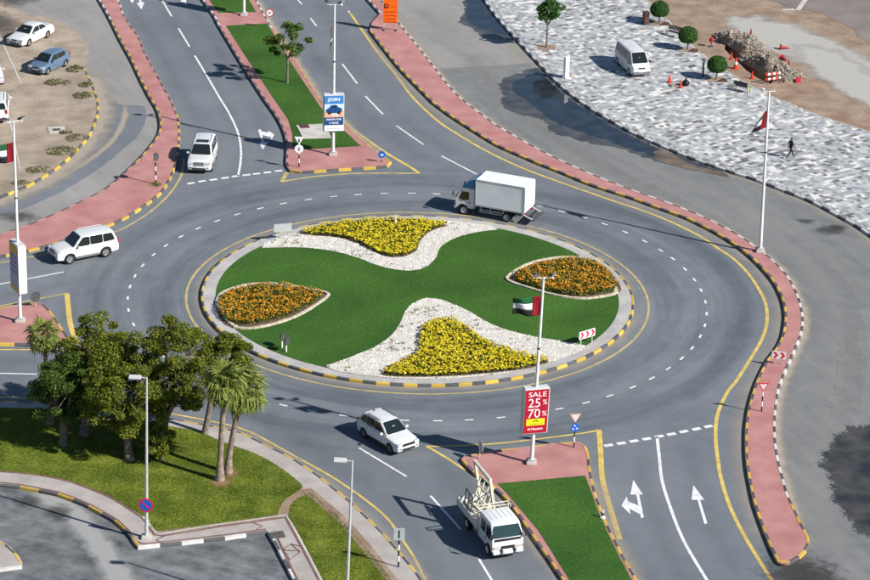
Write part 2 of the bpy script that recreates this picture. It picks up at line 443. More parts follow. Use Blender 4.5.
def tag(o, label, cat, group=None):
    o['label'] = label; o['category'] = cat
    if group: o['group'] = group
    return o
def thing(name, label, cat, loc=(0, 0, 0), rz=0, group=None, tilt=None):
    o = bpy.data.objects.new(name, None); col.objects.link(o); o.location = loc; o.rotation_euler = (tilt[0] if tilt else 0, tilt[1] if tilt else 0, rz)
    o.empty_display_size = .3
    return tag(o, label, cat, group)
def struct(o, kind='structure', label=None):
    o['kind'] = kind
    if label: o['label'] = label
    return o
def sheet(name, pts, mt, z, kind='structure', parent=None, label=None):
    o = MB().poly(pts, z).build(name, mt, parent, sm='sheet')
    if parent is None or kind == 'stuff': struct(o, kind, label)
    return o
def qmesh(name, Q, mats, mi=None):
    """fast mesh from an (N,k,3) array of polygons"""
    Q = np.asarray(Q, dtype=np.float32); n, k, _ = Q.shape
    me = bpy.data.meshes.new(name); me.vertices.add(n*k); me.vertices.foreach_set('co', Q.reshape(-1))
    me.loops.add(n*k); me.loops.foreach_set('vertex_index', np.arange(n*k, dtype=np.int32))
    me.polygons.add(n); me.polygons.foreach_set('loop_start', np.arange(0, n*k, k, dtype=np.int32))
    me.polygons.foreach_set('loop_total', np.full(n, k, dtype=np.int32))
    for mm in (mats if isinstance(mats, (list, tuple)) else [mats]): me.materials.append(MATS[mm])
    if mi is not None: me.polygons.foreach_set('material_index', np.asarray(mi, dtype=np.int32))
    me.polygons.foreach_set('use_smooth', np.zeros(n, dtype=bool)); me.update(calc_edges=True)
    return me
def leaves(C, size, rng, aspect=.55, up=.4, out=None):
    """diamond leaves at the points C, randomly turned, biased upwards and outwards"""
    n = len(C); nr = rng.normal(size=(n, 3)); nr[:, 2] += up
    if out is not None: nr += out
    nr /= np.linalg.norm(nr, axis=1)[:, None]
    a = np.cross(nr, rng.normal(size=(n, 3))); a /= np.linalg.norm(a, axis=1)[:, None]+1e-9
    b = np.cross(nr, a); s = size*rng.uniform(.65, 1.35, n)[:, None]
    return np.stack([C-a*s, C-b*s*aspect, C+a*s, C+b*s*aspect], 1)
def strip(pts, wd, z, uv=False, side=0.0):
    """ribbon along a path; UV.x runs 1 at the path's left edge to 0 at the other (for films)"""
    v = []; f = []; us = []
    for i, p in enumerate(pts):
        t = (pts[min(i+1, len(pts)-1)]-pts[max(i-1, 0)]); t.z = 0; t.normalize(); n = Vector((-t.y, t.x, 0))
        v += [Vector((p.x, p.y, z))+n*wd*(.5+side), Vector((p.x, p.y, z))-n*wd*(.5-side)]
    for i in range(len(pts)-1): f.append((2*i, 2*i+1, 2*i+3, 2*i+2))
    return v, f
def ribbon(name, pts, wd, mt, z, parent=None):
    v, f = strip(pts, wd, z); o = MB().add(v, f).build(name, mt, parent, sm='sheet')
    if parent is None: struct(o)
    return o
def film(name, pts, wd, mt, z, mode='edge'):
    """dust/rubber film ribbon whose cover fades across its width ('edge': strongest on the path; 'mid': strongest in the middle)"""
    v = []; f = []; u = []
    k = 6
    for i, p in enumerate(pts):
        t = (pts[min(i+1, len(pts)-1)]-pts[max(i-1, 0)]); t.z = 0; t.normalize(); n = Vector((-t.y, t.x, 0))
        fe = min(1, i/6, (len(pts)-1-i)/6)
        for j in range(k+1):
            s = j/k
            off = wd*s if mode == 'edge' else wd*(s-.5)
            v.append(Vector((p.x, p.y, z))+n*off)
            u.append(((1-s) if mode == 'edge' else 1-abs(2*s-1))*fe)
    for i in range(len(pts)-1):
        for j in range(k): f.append((i*(k+1)+j, i*(k+1)+j+1, (i+1)*(k+1)+j+1, (i+1)*(k+1)+j))
    me = bpy.data.meshes.new(name); me.from_pydata([tuple(q) for q in v], [], f); me.materials.append(MATS[mt])
    uv = me.uv_layers.new(name='UVMap')
    for lp in me.loops: uv.data[lp.index].uv = (u[lp.vertex_index], 0)
    for p in me.polygons:
        if p.normal.z < 0: p.flip()
    return struct(link(name, me))
def blob(name, c, rx, ry, rot, mt, z, seed=0):
    """stain film fading from its middle"""
    v = [tuple((c.x, c.y, z))]; u = [1.0]; f = []; n = 28
    for ring in range(1, 5):
        for k in range(n):
            a = 2*math.pi*k/n; q = ring/4*(1+.25*noise.noise((math.cos(a)*1.5, math.sin(a)*1.5, seed)))
            x, y = rx*q*math.cos(a), ry*q*math.sin(a)
            v.append((c.x+x*math.cos(rot)-y*math.sin(rot), c.y+x*math.sin(rot)+y*math.cos(rot), z)); u.append(1-ring/4)
    for k in range(n): f.append((0, 1+k, 1+(k+1) % n))
    for ring in range(3):
        for k in range(n):
            a = 1+ring*n; f.append((a+k, a+n+k, a+n+(k+1) % n, a+(k+1) % n))
    me = bpy.data.meshes.new(name); me.from_pydata(v, [], f); me.materials.append(MATS[mt])
    uv = me.uv_layers.new(name='UVMap')
    for lp in me.loops: uv.data[lp.index].uv = (u[lp.vertex_index], 0)
    return struct(link(name, me))
# ------------------------------------------------------------------ kerbs
KW, KH = .17, .20
_kerb = {}
def kerb_mesh(mt):
    if mt not in _kerb:
        b = MB(); pr = [(0, -.03), (KW, -.03), (KW, KH), (.035, KH), (0, KH-.04)]
        b.prism(pr, 'x', -.5, .5); _kerb[mt] = b.mesh('kerb_stone', mt)
    return _kerb[mt]
def kerb(parent, pts, mts, L=.88, flip=False, z=0.0, start=0, hide=None):
    """a row of kerb stones; the island lies to the left of the path (flip: to the right)"""
    q = resample(pts, L)
    for i, (a, b) in enumerate(zip(q, q[1:])):
        if hide and hide(i, (a+b)/2): continue
        o = link('kerb_stone', kerb_mesh(mts(i, (a+b)/2) if callable(mts) else mts[(i+start) % len(mts)]), parent)
        d = b-a; ang = math.atan2(d.y, d.x)+(math.pi if flip else 0)
        o.location = ((a.x+b.x)/2, (a.y+b.y)/2, z+random.uniform(-.006, .006))
        o.rotation_euler = (random.uniform(-.015, .015), 0, ang+random.uniform(-.006, .006)); o.scale = (d.length-.005, 1, 1)
YB = ('kerb_yellow', 'kerb_black'); WB = ('kerb_white', 'kerb_black'); PB = ('kerb_pink', 'kerb_black')

# ================================================================== SETTING
def holed(name, outer, holes, z, mt):
    pts = [Vector((p[0], p[1], 0)) for p in outer]; loops = [pts]+[[Vector((p.x, p.y, 0)) for p in hl_] for hl_ in holes]
    flat = [p for l_ in loops for p in l_]; b = MB(); b.v = [(p.x, p.y, z) for p in flat]
    for t_ in tessellate_polygon(loops):
        a_, b_, c_ = (flat[i] for i in t_)
        b.f.append(tuple(t_ if (b_-a_).cross(c_-a_).z > 0 else t_[::-1])); b.m.append(0)
    return struct(b.build(name, mt, sm='sheet'))
TRENCH = P('726,42.5 735,46.5 741,55 752,64 764,72.5 774,79.5 771,84 758,78 746,70 738,62 730,54.5 724,48.5', .155)
# ground to the horizon, the asphalt of the junction on it
holed('ground', [(-2500, -2500), (2500, -2500), (2500, 2500), (-2500, 2500)], [TRENCH], -.06, 'sand')
holed('road', [(-62, -62), (62, -62), (75, 105), (-75, 105)], [TRENCH], 0, 'asphalt')

KZ = .2
# ---- traced kerb lines (top edge)
I1_R = P('108,-18 119,0 126.7,19 138,34.5 146,53 153,66 164,86 171,99 177.8,114 180.3,129.5 179.5,146.7 176,165 170.5,178.5 162,191.6 150,201.5 138,209.7 126.7,216.8 110,224.3 78,236 46.5,245.5 31,249.5 0,256 -40,264', KZ)
I1_L = P('88,-18 99,0 108.6,17 119,38 131,60 140,79 149,96.5 156.2,108.8 159.7,122.6 158,133 151.5,143.3 138,158.8 120.7,175 103.4,189 81,200.3 65.5,208 50,215 32.8,222.2 10.3,230 0,233.5 -40,246', KZ)
I2_L = P('191,-18 202.8,0 214,16.4 219,26 241.6,63.8 262,96 276,116 283.8,132 286.4,147 285.8,163 290,170', KZ)
I2_B = P('290,170 300.3,171.6 324.5,170 347,168.6 372.8,167 388,165.5 391.5,161.5', KZ)
I2_R = P('391.5,161.5 376,150 353.8,132 342,119 321.7,100 301.4,68.4 290,50.7 273.5,27.9 262,8.9 257,0 246,-18', KZ)
I3_L = P('352,-18 368.4,0 380,13 372,22 369.5,30 384,49 400.3,69 428,97.5 435,104 452.2,116.6 473,130 495.3,143.8 512.6,151.8 538.4,163 562.6,172.5 585,182 605.9,189.3 630,197 649,204 666.2,210.2 685.2,217.2 700.7,224.5 716,232.5 733.8,243.5 747.6,254 759.7,265.5 771.7,279.3 777.4,288.6 782.3,300.5 784.5,312.6 784.3,321.2 781.9,335 776.2,347 766.8,359.5 758.4,376 755,384 749.3,402.4 745.7,423 744.9,443.8 746,462.8 748.6,479 753.6,502.4 760.5,523 766.6,538.6 773.4,554 777.5,561.5', KZ)
I3_B = P('777.5,561.5 782,564 787,563.6 797.6,558.6 806,550.9 810,543 808.8,536', KZ)
I3_R = P('808.8,536 801,521.4 794,505.9 788,493 784.7,480 780.3,464.5 776.9,445.5 776,428.3 776.6,411 779.5,390.3 782.2,380.5 789,365 797.6,345.3 802.6,331.6 804.2,319.5 802,305.7 797.6,292.6 791,279.5 783.8,270 774.3,260.5 763,251 751,242.4 738,233.8 723.2,225.6 707.6,218 690.3,210.4 673,203.5 654,196.7 635,190.3 616,183 598,176 583.4,169.8 567.8,162.8 553,155.8 540,149.2 526.4,141.5 514.3,134.6 502.2,127.6 491.9,121 481.6,113 472,106 463.4,99 455.7,92 442,76 438.3,70.7 422.8,50.9 412.4,38 400.3,23.3 382,0 368,-18', KZ)
PL_K = P('470,-18 484,0 495.3,15.5 516,38.8 535,59.5 555.7,81 576.4,98.5 599,113.5 621.4,126.5 638.6,135.2 664.5,146.7 699,160.5 720,167.6 737.2,173.4 754.5,178.6 771.7,185.3 790,192.4 808,199.5 825,208 840.7,216.7 856,225.3 870,234.8 905,260 960,305', KZ)
LOT_K = P('84.5,67 93,84.5 98,99 99,110.5 95.7,122.6 89.7,135.5 82.8,144 75.9,151 67.2,159.7 57.8,167.4 46.6,174.7 34.5,182 19.8,189 0,196.7 -40,212', KZ)
def rev(p): return list(reversed(p))
for nm in ('I1_R', 'I1_L', 'I2_L', 'I2_B', 'I2_R', 'I3_B', 'I3_R', 'PL_K', 'LOT_K'):
    globals()[nm] = smooth(globals()[nm])
I3_L = I3_L[:5]+smooth(I3_L[5:])

# ---- service road, left (older and paler than the main road), and the sandy lot
left_road = smooth(P('88,-22 99,0 108.6,17 119,38 131,60 149,96.5 156.2,108.8 159.7,122.6 158,133 151.5,143.3 120.7,175 103.4,189 65.5,208 32.8,222.2 0,233.5 -60,252'))
sheet('service_road', [p for p in left_road]+P('-60,150 -60,-22'), 'asphalt_old', .004)
lot_edge = smooth(P('-45,10 0,3 22,12 60,22 84,40 88,52 86,66'), step=.6)
sheet('sandy_lot', jag(lot_edge+[p for p in LOT_K]+P('-60,215 -60,10'), .35, .4, 3), 'sand_lot', .045)
vv = []
for i, p in enumerate(LOT_K):
    t_ = (LOT_K[min(i+1, len(LOT_K)-1)]-LOT_K[max(i-1, 0)]); t_.z = 0; t_.normalize(); n_ = Vector((t_.y, -t_.x, 0))
    vv += [Vector((p.x, p.y, .185))+n_*.05, Vector((p.x, p.y, .155))+n_*.7, Vector((p.x, p.y, .04))+n_*2.6]
lot = struct(MB().add(vv, [q for i in range(len(LOT_K)-1) for q in ((3*i, 3*i+3, 3*i+4, 3*i+1), (3*i+1, 3*i+4, 3*i+5, 3*i+2))]).build('lot_verge', 'sand_lot', sm='sheet'))
kerb(lot, LOT_K, YB, L=1.0, flip=True)
ribbon('concrete_edging', smooth(P('-6,22 3.4,45 21.5,84.5')), .16, 'concrete', .062)
ribbon('concrete_edging', smooth(P('8,112 15,146 20,170')), .12, 'concrete', .062)

sheet('road_patch', jag(smooth(P('104,93 121,105 144,106 143,128 121,151 80,181 30,206 -30,225 -30,210 20,193.5 60,173 88,151 104,123 107,106'), True, .8), .14, .3, 31), 'asphalt', .008)
# ---- service road, right, with its newer lower length
sheet('service_road', smooth(P('352,-22 368,-18 382,0 400.3,23.3 438.3,70.7 455.7,92 491.9,121 540,149.2 598,176 654,196.7 707.6,218 751,242.4 783.8,270 802,305.7 802.6,331.6 782.2,380.5 776,428.3 784.7,480 801,521.4 808.8,536 800,560 780,566 830,680'))+P('1050,680 1050,300')+rev(PL_K), 'asphalt_service', .004)
top_conc = P('360,-22 382,0 400.3,23.3 437,68.5 470,67 498,65.5 520,64 536,62 516,38.8 495.3,15.5 484,0 470,-20')
sheet('road_slab', top_conc, 'asphalt_old', .008)

# ---- pink traffic islands
def isl(name, path, mt='pink_paving', z=.185):
    o = sheet(name, path, mt, z); return o
left_island = isl('traffic_island', I1_R+rev(I1_L))
kerb(left_island, I1_R, lambda i, p: (WB if p.y > G(125, 17).y else (PB if p.y > G(177, 112).y else YB))[i % 2], flip=True)
kerb(left_island, I1_L, lambda i, p: (WB if p.y > G(112, 22).y else (YB if p.y > G(130, 166).y else PB))[i % 2])
median = isl('median', I2_L+I2_B[1:]+I2_R[1:])
kerb(median, I2_L, lambda i, p: (WB if p.y > G(219, 27).y else PB)[i % 2])
kerb(median, I2_B, YB, L=1.0)
kerb(median, I2_R, lambda i, p: (WB if p.y > G(275, 30).y else ('kerb_yellow', 'kerb_pink'))[i % 2])
right_island = isl('traffic_island', I3_L+I3_B[1:]+I3_R[1:])
kerb(right_island, I3_L[:3], WB)
kerb(right_island, I3_L[4:], YB)
kerb(right_island, I3_B, YB, L=1.0)
kerb(right_island, I3_R, lambda i, p: (YB if p.y < G(791, 499).y else WB)[i % 2], L=.82)
sheet('dropped_kerb', P('369.5,30 372,22 380,13 384,20 375,31', .1), 'brown_earth', .03)

# left splitter island
I5 = smooth(P('-40,314 0,307 20,304 34.5,301.5 44,304 50,310 56,318 66,333 70,341 64,345.5 36,344.3 0,343.6 -40,343', KZ))
split_l = isl('traffic_island', I5)
k5 = smooth(P('-40,343 0,343.6 36,344.3 64,345.5 70,341 66,333 56,318 50,310 44,304', KZ)); kerb(split_l, k5, YB, L=1.15)
kerb(split_l, smooth(P('44,304 34.5,301.5 20,304 0,307 -40,314', KZ)), ('kerb_pink', 'kerb_yellow'))

# bottom median
I4_L = smooth(P('461,459 471.2,470.5 486.7,481.7 497,490.5 507.4,500.2 519.5,517 529,530.9 538.4,544.7 548.8,559.3 559,574.8 580,606 604,645', KZ))
I4_T = smooth(P('589,453 586,445.5 580,441.5 566,442 552,443 526.4,446.4 497,449.5 475,453.5 464.3,455.5 461,459', KZ))
I4_R = smooth(P('690,660 660,615 642,588 635,575 624.8,557.6 617,542 608.4,524.8 601.6,507.6 596.4,493.8 593,480 591,469.7 589,453', KZ))
low_median = isl('median', I4_T+I4_L[1:]+I4_R[:-1])
kerb(low_median, I4_L, YB); kerb(low_median, I4_T, ('kerb_yellow', 'kerb_pink'), L=1.0); kerb(low_median, I4_R, YB)

# ---- paved plaza with its dark/white kerb, and the waste ground behind it
plaza_back = P('628,-18 646.4,0 669.7,22.4 683,38 707.6,58.6 736.6,77.6 770.7,96 817,115 870,132 930,152 1000,176', KZ)
plaza_poly = PL_K+rev(plaza_back)
plaza = sheet('plaza', plaza_poly, 'joint', .17)
kerb(plaza, PL_K, ('kerb_white', 'kerb_black'), L=1.0)
waste = [p for p in plaza_back]+P('1100,176 1100,-60 600,-60')
holed('waste_ground', rev(waste), [TRENCH], .155, 'brown_earth')
nT = len(TRENCH); cT = sum(TRENCH, Vector())/nT
tv = [Vector((p.x, p.y, .155)) for p in TRENCH]+[Vector((p.x, p.y, -1.0)) for p in TRENCH]
struct(MB().add(tv, [(i, (i+1) % nT, nT+(i+1) % nT, nT+i) for i in range(nT)]).poly([Vector((p.x, p.y, -1.0)) for p in TRENCH]).build('trench', 'brown_earth'))
blend('caliche_film', (.43, .415, .385), .95, .92, .45, .72, 1.02)
film('caliche_track', smooth(P('718,10 735,18 765,32 800,46 840,66 880,88 930,116 990,150'), step=1.0), 10.5, 'caliche_film', .166, 'mid')
film('caliche_track', smooth(P('790,40 820,58 860,86 900,110 960,150'), step=1.0), 7.5, 'caliche_film', .169, 'mid')
sheet('parking_ground', rev(jag(P('752,-30 768,2 790,9 818,14 845,25 862,40 900,62 1000,95 1000,-40'), .6, .5, 8)), 'dark_lot', .173)
ribbon('painted_line', P('812,-8 797.6,12'), .45, 'concrete', .178)
ribbon('painted_line', P('782,11.7 794.5,11.2'), .5, 'concrete', .179)
ribbon('concrete_edging', [p for p in smooth(plaza_back)], .14, 'concrete', .215)

# pavers: four colours in runs, 0.42 m squares laid on a turned grid
rng = np.random.default_rng(11)
PA = R(37); ca, sa = math.cos(PA), math.sin(PA); PS = .36
gx, gy = np.meshgrid(np.arange(-190, 190), np.arange(-170, 200)); gx = gx.ravel(); gy = gy.ravel()
gh_ = gx+.5*(gy % 2); wx = (gh_*ca-gy*sa)*PS+25; wy = (gh_*sa+gy*ca)*PS+45
lx, ly = [p.x for p in plaza_poly], [p.y for p in plaza_poly]
ins = inside_mask(wx, wy, plaza_poly) & (wx < 36) & (wy < 72)
kp = np.array([(p.x, p.y) for p in resample(PL_K, .3)])
ids = np.nonzero(ins)[0]
dk = np.array([np.min((kp[:, 0]-wx[i])**2+(kp[:, 1]-wy[i])**2) for i in ids])
ids = ids[dk > .50**2]; dk = np.sqrt(dk[dk > .50**2])
kind = np.zeros(len(ids), int); u = rng.random(len(ids))
kind[u > .42] = 1
lut = {(gx[i], gy[i]): k for k, i in enumerate(ids)}
for k, i in enumerate(ids):                                   # runs of white and of dark pavers
    n1 = noise.noise((wx[i]*.09, wy[i]*.09, 4)); v = rng.random()
    if v < .11:
        for st in range(1 if rng.random() < .6 else 2):
            q = lut.get((gx[i]+st, gy[i]));
            if q is not None: kind[q] = 2
    elif v > 1-(.055+.07*n1+.05*(wy[i] < 38)):
        for st in range(1 if rng.random() < .75 else 2):
            q = lut.get((gx[i]+st, gy[i]))
            if q is not None: kind[q] = 3
pm = ('paver_grey', 'paver_light', 'paver_white', 'paver_dark'); pmesh = []
h = PS/2-.002
for mm in pm:
    pmesh.append(MB().add([(-h, -h, -.01), (h, -h, -.01), (h, h, -.01), (-h, h, -.01), (-h+.005, -h+.005, .018), (h-.005, -h+.005, .018), (h-.005, h-.005, .018), (-h+.005, h-.005, .018)],
        [(4, 5, 6, 7), (0, 1, 5, 4), (1, 2, 6, 5), (2, 3, 7, 6), (3, 0, 4, 7)]).mesh('paver', mm, sm='sheet'))
order = np.argsort(wy[ids]+.15*np.abs(wx[ids]-26)); near = set()
for k in order:
    i = ids[k]
    if len(near) < 300 and wx[i] < 31.5: near.add(k)
pz = .178
for k in near:
    i = ids[k]; o = link('paver', pmesh[kind[k]], plaza); o.location = (wx[i], wy[i], pz+rng.normal()*.0012); o.rotation_euler = (rng.normal()*.006, rng.normal()*.006, PA)
rest = np.array([k for k in range(len(ids)) if k not in near])
c = np.stack([wx[ids[rest]], wy[ids[rest]], np.full(len(rest), pz)+rng.normal(size=len(rest))*.0012], 1)
ax = np.array([ca, sa, 0]); ay = np.array([-sa, ca, 0])
lo_ = [np.array(v) for v in ((-h, -h), (h, -h), (h, h), (-h, h))]; hi_ = [v*(1-.005/h) for v in lo_]
def corner(v, z): return c+v[0]*ax+v[1]*ay+np.array([0, 0, z])
B4 = [corner(v, -.01) for v in lo_]; T4 = [corner(v, .018) for v in hi_]
Vv = np.stack(B4+T4, 1).reshape(-1, 3); nn = len(rest)
fs = np.array([(4, 5, 6, 7), (0, 1, 5, 4), (1, 2, 6, 5), (2, 3, 7, 6), (3, 0, 4, 7)])
me = bpy.data.meshes.new('paver_field'); FF = (np.arange(nn)[:, None, None]*8+fs[None]).reshape(-1)
me.vertices.add(len(Vv)); me.vertices.foreach_set('co', Vv.astype(np.float32).reshape(-1))
me.loops.add(len(FF)); me.loops.foreach_set('vertex_index', FF.astype(np.int32))
me.polygons.add(nn*5); me.polygons.foreach_set('loop_start', np.arange(0, nn*20, 4, dtype=np.int32)); me.polygons.foreach_set('loop_total', np.full(nn*5, 4, dtype=np.int32))
for mm in pm: me.materials.append(MATS[mm])
me.polygons.foreach_set('material_index', np.repeat(kind[rest], 5).astype(np.int32)); me.polygons.foreach_set('use_smooth', np.zeros(nn*5, dtype=bool)); me.update(calc_edges=True)
struct(link('paver_field', me, plaza), 'stuff')

# ---- lower left corner: verge, lawns, footways, car park
LK = smooth(P('-60,397 0,400.5 50,402 100,407 150,414.5 207,424.5 236.4,430.5 248.4,435.3 269,445.5 288,455 298.6,461.5 317.6,474 333,486.5 350.3,500.5 369.3,518.5 386.6,535.7 400.3,551.8 414,568 424,582 445,615 465,650', KZ))
CP = P('-60,479 0,484.7 19,486.7 38,490.2 57,494 74,500 89.7,506.5 103.4,514.2 117.2,522.2 127.6,532.6 134,542 138,547', KZ)
CPs = smooth(CP); CW = P('138,547 183,542.5 224.3,537.8 267.4,531.5', KZ); CR = P('267.4,531.5 273.4,541.5 283,560.5 291.6,576.6 310,612 330,650', KZ)
corner_pts = LK+rev(P('330,650 465,650', KZ))[:0]+P('330,650', KZ)+rev(CR)[1:]+rev(CW)[1:]+rev(CPs)[1:]
footway = sheet('footway', rev(corner_pts), 'sidewalk_paving', .185)
kerb(footway, LK, lambda i, p: YB[i % 2] if i % 2 == 0 else 'kerb_black', L=1.0, flip=True)
kerb(footway, CPs, YB, L=1.25, flip=False); kerb(footway, CW, WB, L=1.25); kerb(footway, CR, WB, L=1.15)
sheet('car_park', P('-70,470 0,478 60,488 110,515 134,545 180,546 270,535 300,590 340,660 -70,660'), 'asphalt_carpark', .006)
lawn_a = P('-60,403 0,407.5 50,409 100,415 150,422 179.5,428 196.7,430.5 214,438 236.4,446.6 255.3,453.5 276,464.7 295,478.5 303,487 297,492 286,499 280,508 277,515.5 220.9,523.5 158,531.5 150,519.7 143,516 129.3,507.5 110.3,496 86.2,486.3 65.5,479.5 34.5,474 0,471 -60,468', KZ)
lawn_b = P('312,493 340,517.5 353.8,532 372.8,554.5 391.7,579 412,606 435,645 352,645 322.8,580 295,526.6 288,516 290,506 297,498', KZ)
LA = sheet('lawn', rev(smooth(lawn_a[:20])+lawn_a[20:]), 'lawn_rough', .197); LB = sheet('lawn', rev(lawn_b), 'lawn_rough', .197)
sheet('dirt_path', P('296,487 309,490 316,497 303,498 294,504 288,514 281,516 277,513 283,504 290,495', KZ), 'brown_earth', .193)
# bare earth along the lawn edges
ribbon('bare_earth', smooth(P('306,489 340,518 353.8,533 372.8,555.5 391.7,580 412,607', KZ)), .65, 'brown_earth', .201)
ribbon('bare_earth', P('157,532.5 220.9,524.5 282,515.5', KZ), .38, 'brown_earth', .201)
# dark brick bands and lozenges in the car park footway
for s_, wd in (('-60,468.5 0,471.6 34.5,474.6 65.5,480.5 86.2,487.5 110.3,497.5 129.3,509 143,518', .16),):
    ribbon('brick_band', smooth(P(s_, KZ)), wd, 'brick_band', .203)
for s_, wd in (('143,518 155,535 162,536 220.9,526.5 285,517.5 296,536 310,562 323,588 345,632', .16), ('-60,476.5 0,482.3 19,484.3 38,487.8 57,491.6 74,497.6 89.7,504.2 103.4,511.8 117.2,519.6 129,530.6 136,541 143,544 184,539.6 225,534.8 266,529', .13), ('276,535 285,554 296,577 314,612', .13),
               ('252,522.4 262.5,526 254,531.4', .1), ('166,535.4 156,540 163,543', .1), ('283,549 291,544 300,552 290,560 283,549', .1), ('291,544 303,547', .09), ('283,550 300,551', .09)):
    ribbon('brick_band', P(s_, KZ), wd, 'brick_band', .204 if wd > .12 else .206)
for s_, wd in (('143,516.5 156,533 162,533.5 220.9,524.2 286,515.2 297,533.5 311,560 324,585 346,628', .14),):
    ribbon('concrete_edging', P(s_, KZ), wd, 'concrete', .212)
sheet('inspection_cover', P('268.5,532.6 283,530.8 286,537.5 272,539', KZ), 'manhole', .21)
# small kerbed island at the car park's edge
I6 = P('-50,536 0,540.3 10.3,546.4 19,555.9 22.4,562 22,566 1.7,569 -50,576', KZ)
si = sheet('traffic_island', rev(I6), 'sidewalk_paving', .185); kerb(si, smooth(I6[:5]), YB, L=1.1, flip=True); kerb(si, I6[5:], WB, L=1.4, flip=True)
# pale concrete strip across the car park
film('worn_track', smooth(P('10,487 45,496 75,515 95,540 110,562 122,582 140,620')), 2.6, 'pale_wear', .012, 'mid')

# ---- central island
NI = 105
isl_c = MB(); isl_c.poly(arc(14.95, 0, 2*math.pi, 120)[:-1], .19); central = struct(isl_c.build('central_island', 'grey_paving', sm='sheet'))
kerb(central, arc(15.0, 0, 2*math.pi, 200), YB, L=.9)
lawn_disc = arc(13.95, 0, 2*math.pi, 140)[:-1]
lawn_c = sheet('lawn', lawn_disc, 'lawn', .205)
Z = .2
def on_rim(a, b, r=14.15, n=24):
    """rim arc from the direction of point a to that of b, the short way"""
    a0 = math.atan2(a.y, a.x); a1 = math.atan2(b.y, b.x); d = (a1-a0+math.pi) % (2*math.pi)-math.pi
    return arc(r, a0, a0+d, n)
gl = smooth(P('326,366 350.3,357.4 376.2,346.2 391.7,335 400.3,323 404.7,312.6 412.4,304 426.2,298 440,299.3 452.2,304 469.5,311.7 486.7,322 509,330.7 538.4,337.6 555.7,340.2 572,343 586,346', Z))
gravel_low = sheet('gravel_bed', rev(gl)+on_rim(gl[0], gl[-1])[1:-1], 'gravel_white', .222)
gu = smooth(P('262,248 295,247.4 316,248.8 338.3,252.2 359,258.2 376.2,265 393.4,269.3 410,270.8 420,269.5 428,265.9 436,257.5 440.2,247.5 454,238.6 473,233 498,229.5', Z))
gravel_up = sheet('gravel_bed', gu+on_rim(gu[-1], gu[0])[1:-1], 'gravel_white', .222)
bed_low = smooth(P('381,375 400,364 418,353 419.5,340 424,328.5 437,321 452,320.5 462,326 473,335 495.3,346.5 517.8,354.5 549,361.5 545.3,364 521.2,370 486.7,373.8 452.2,376.4 410.7,377.2', Z), True, .6)
bed_up = smooth(P('300.3,234.5 316,229 341.7,224 372.8,221.5 393.4,221 421,221.5 448,225.5 440,228 429,232.5 419.5,242 416.5,251 403.8,257 391.7,257.8 376.2,253 359,243.8 340,238 316,236', Z), True, .6)
bed_l = smooth(P('219.5,303 228,295 248.4,289 270,287.5 290,289.5 305,292 323,296 307,307.6 290,316 269,322 248.4,325.5 229,323.5 220,315', Z), True, .6)
bed_r = smooth(P('514,278.5 530,269.5 552,263.5 585,262.5 599,267.5 608,275.5 617,287 614,291.5 597,295 575,296.6 553,293.4 536,289.6 520,284', Z), True, .6)
rim_l = smooth(P('217,301 226,291.5 247,285.5 270,284 292,286.5 312,290.5 329,294.5 312,308 293,318.3 270,325.5 248.4,329.2 230,327 221,320', Z), True, .5)
rim_r = smooth(P('506.5,279 527,265 549,259.2 570,257.6 588,258.6 602,264.5 612,273.5 620.5,286 619,293 600,297.5 578,299 550,294.5 525,287', Z), True, .5)
for nm, rim, bed in (('left', rim_l, bed_l), ('right', rim_r, bed_r)):
    s_ = struct(MB().poly(rim, .218).build('planting_bed', 'soil', sm='sheet'))
    q = resample(rim+[rim[0]], .45)
    if 'edge' not in _kerb: _kerb['edge'] = MB().box((0, 0, .05), (1, .20, .14)).mesh('edging_stone', 'edging_stone', bevel=.015)
    for a, b in zip(q, q[1:]):
        if a.length > 14.02 or b.length > 14.02:
            k = 13.95/max(a.length, b.length); a = a*k; b = b*k
        o = link('edging_stone', _kerb['edge'], s_); d = b-a
        o.location = ((a.x+b.x)/2, (a.y+b.y)/2, .20+random.uniform(-.01, .01)); o.rotation_euler = (0, 0, math.atan2(d.y, d.x)+random.uniform(-.05, .05)); o.scale = (max(.1, d.length-.015), random.uniform(.85, 1.2), 1)
for bed in (bed_low, bed_up): struct(MB().poly(bed, .232).build('planting_bed', 'soil', sm='sheet'))

# grass on the medians
GM = [P('209.7,0 218.3,12.6 256.2,11.8 249.3,0 238,-18 198,-18', KZ), P('226,25.5 267.4,23.3 286,54.5 300,76 320.4,107 341.7,128 361,145.9 303.8,149.3 292.6,145.5 292.4,133 288,119 272,96 241.6,50', KZ)]
GL = P('497.5,483.6 585,475.6 590,488 597,508 607,531 619.5,557 631,578 652,612 680,655 612,655 585,607 567.8,577 538.4,530.5 509,495.5', KZ)
for q in GM: sheet('lawn', q if sum(a.x*b.y-b.x*a.y for a, b in zip(q, q[1:]+q[:1])) > 0 else rev(q), 'lawn', .2)
sheet('lawn', rev(GL), 'lawn', .2)
sl_ = MB().prism([(p.x, p.y) for p in P('296,125 303,138.2 331.4,137.4 324.5,123.4', .25)], 'z', .19, .26).build('concrete_slab', 'concrete', bevel=.01); struct(sl_)
link('access_cover', MB().prism([(p.x, p.y) for p in P('298.8,124.6 301,128 310,127.6 308,124.3', .27)], 'z', .255, .30).mesh('access_cover', 'bin_brown', bevel=.01), sl_)

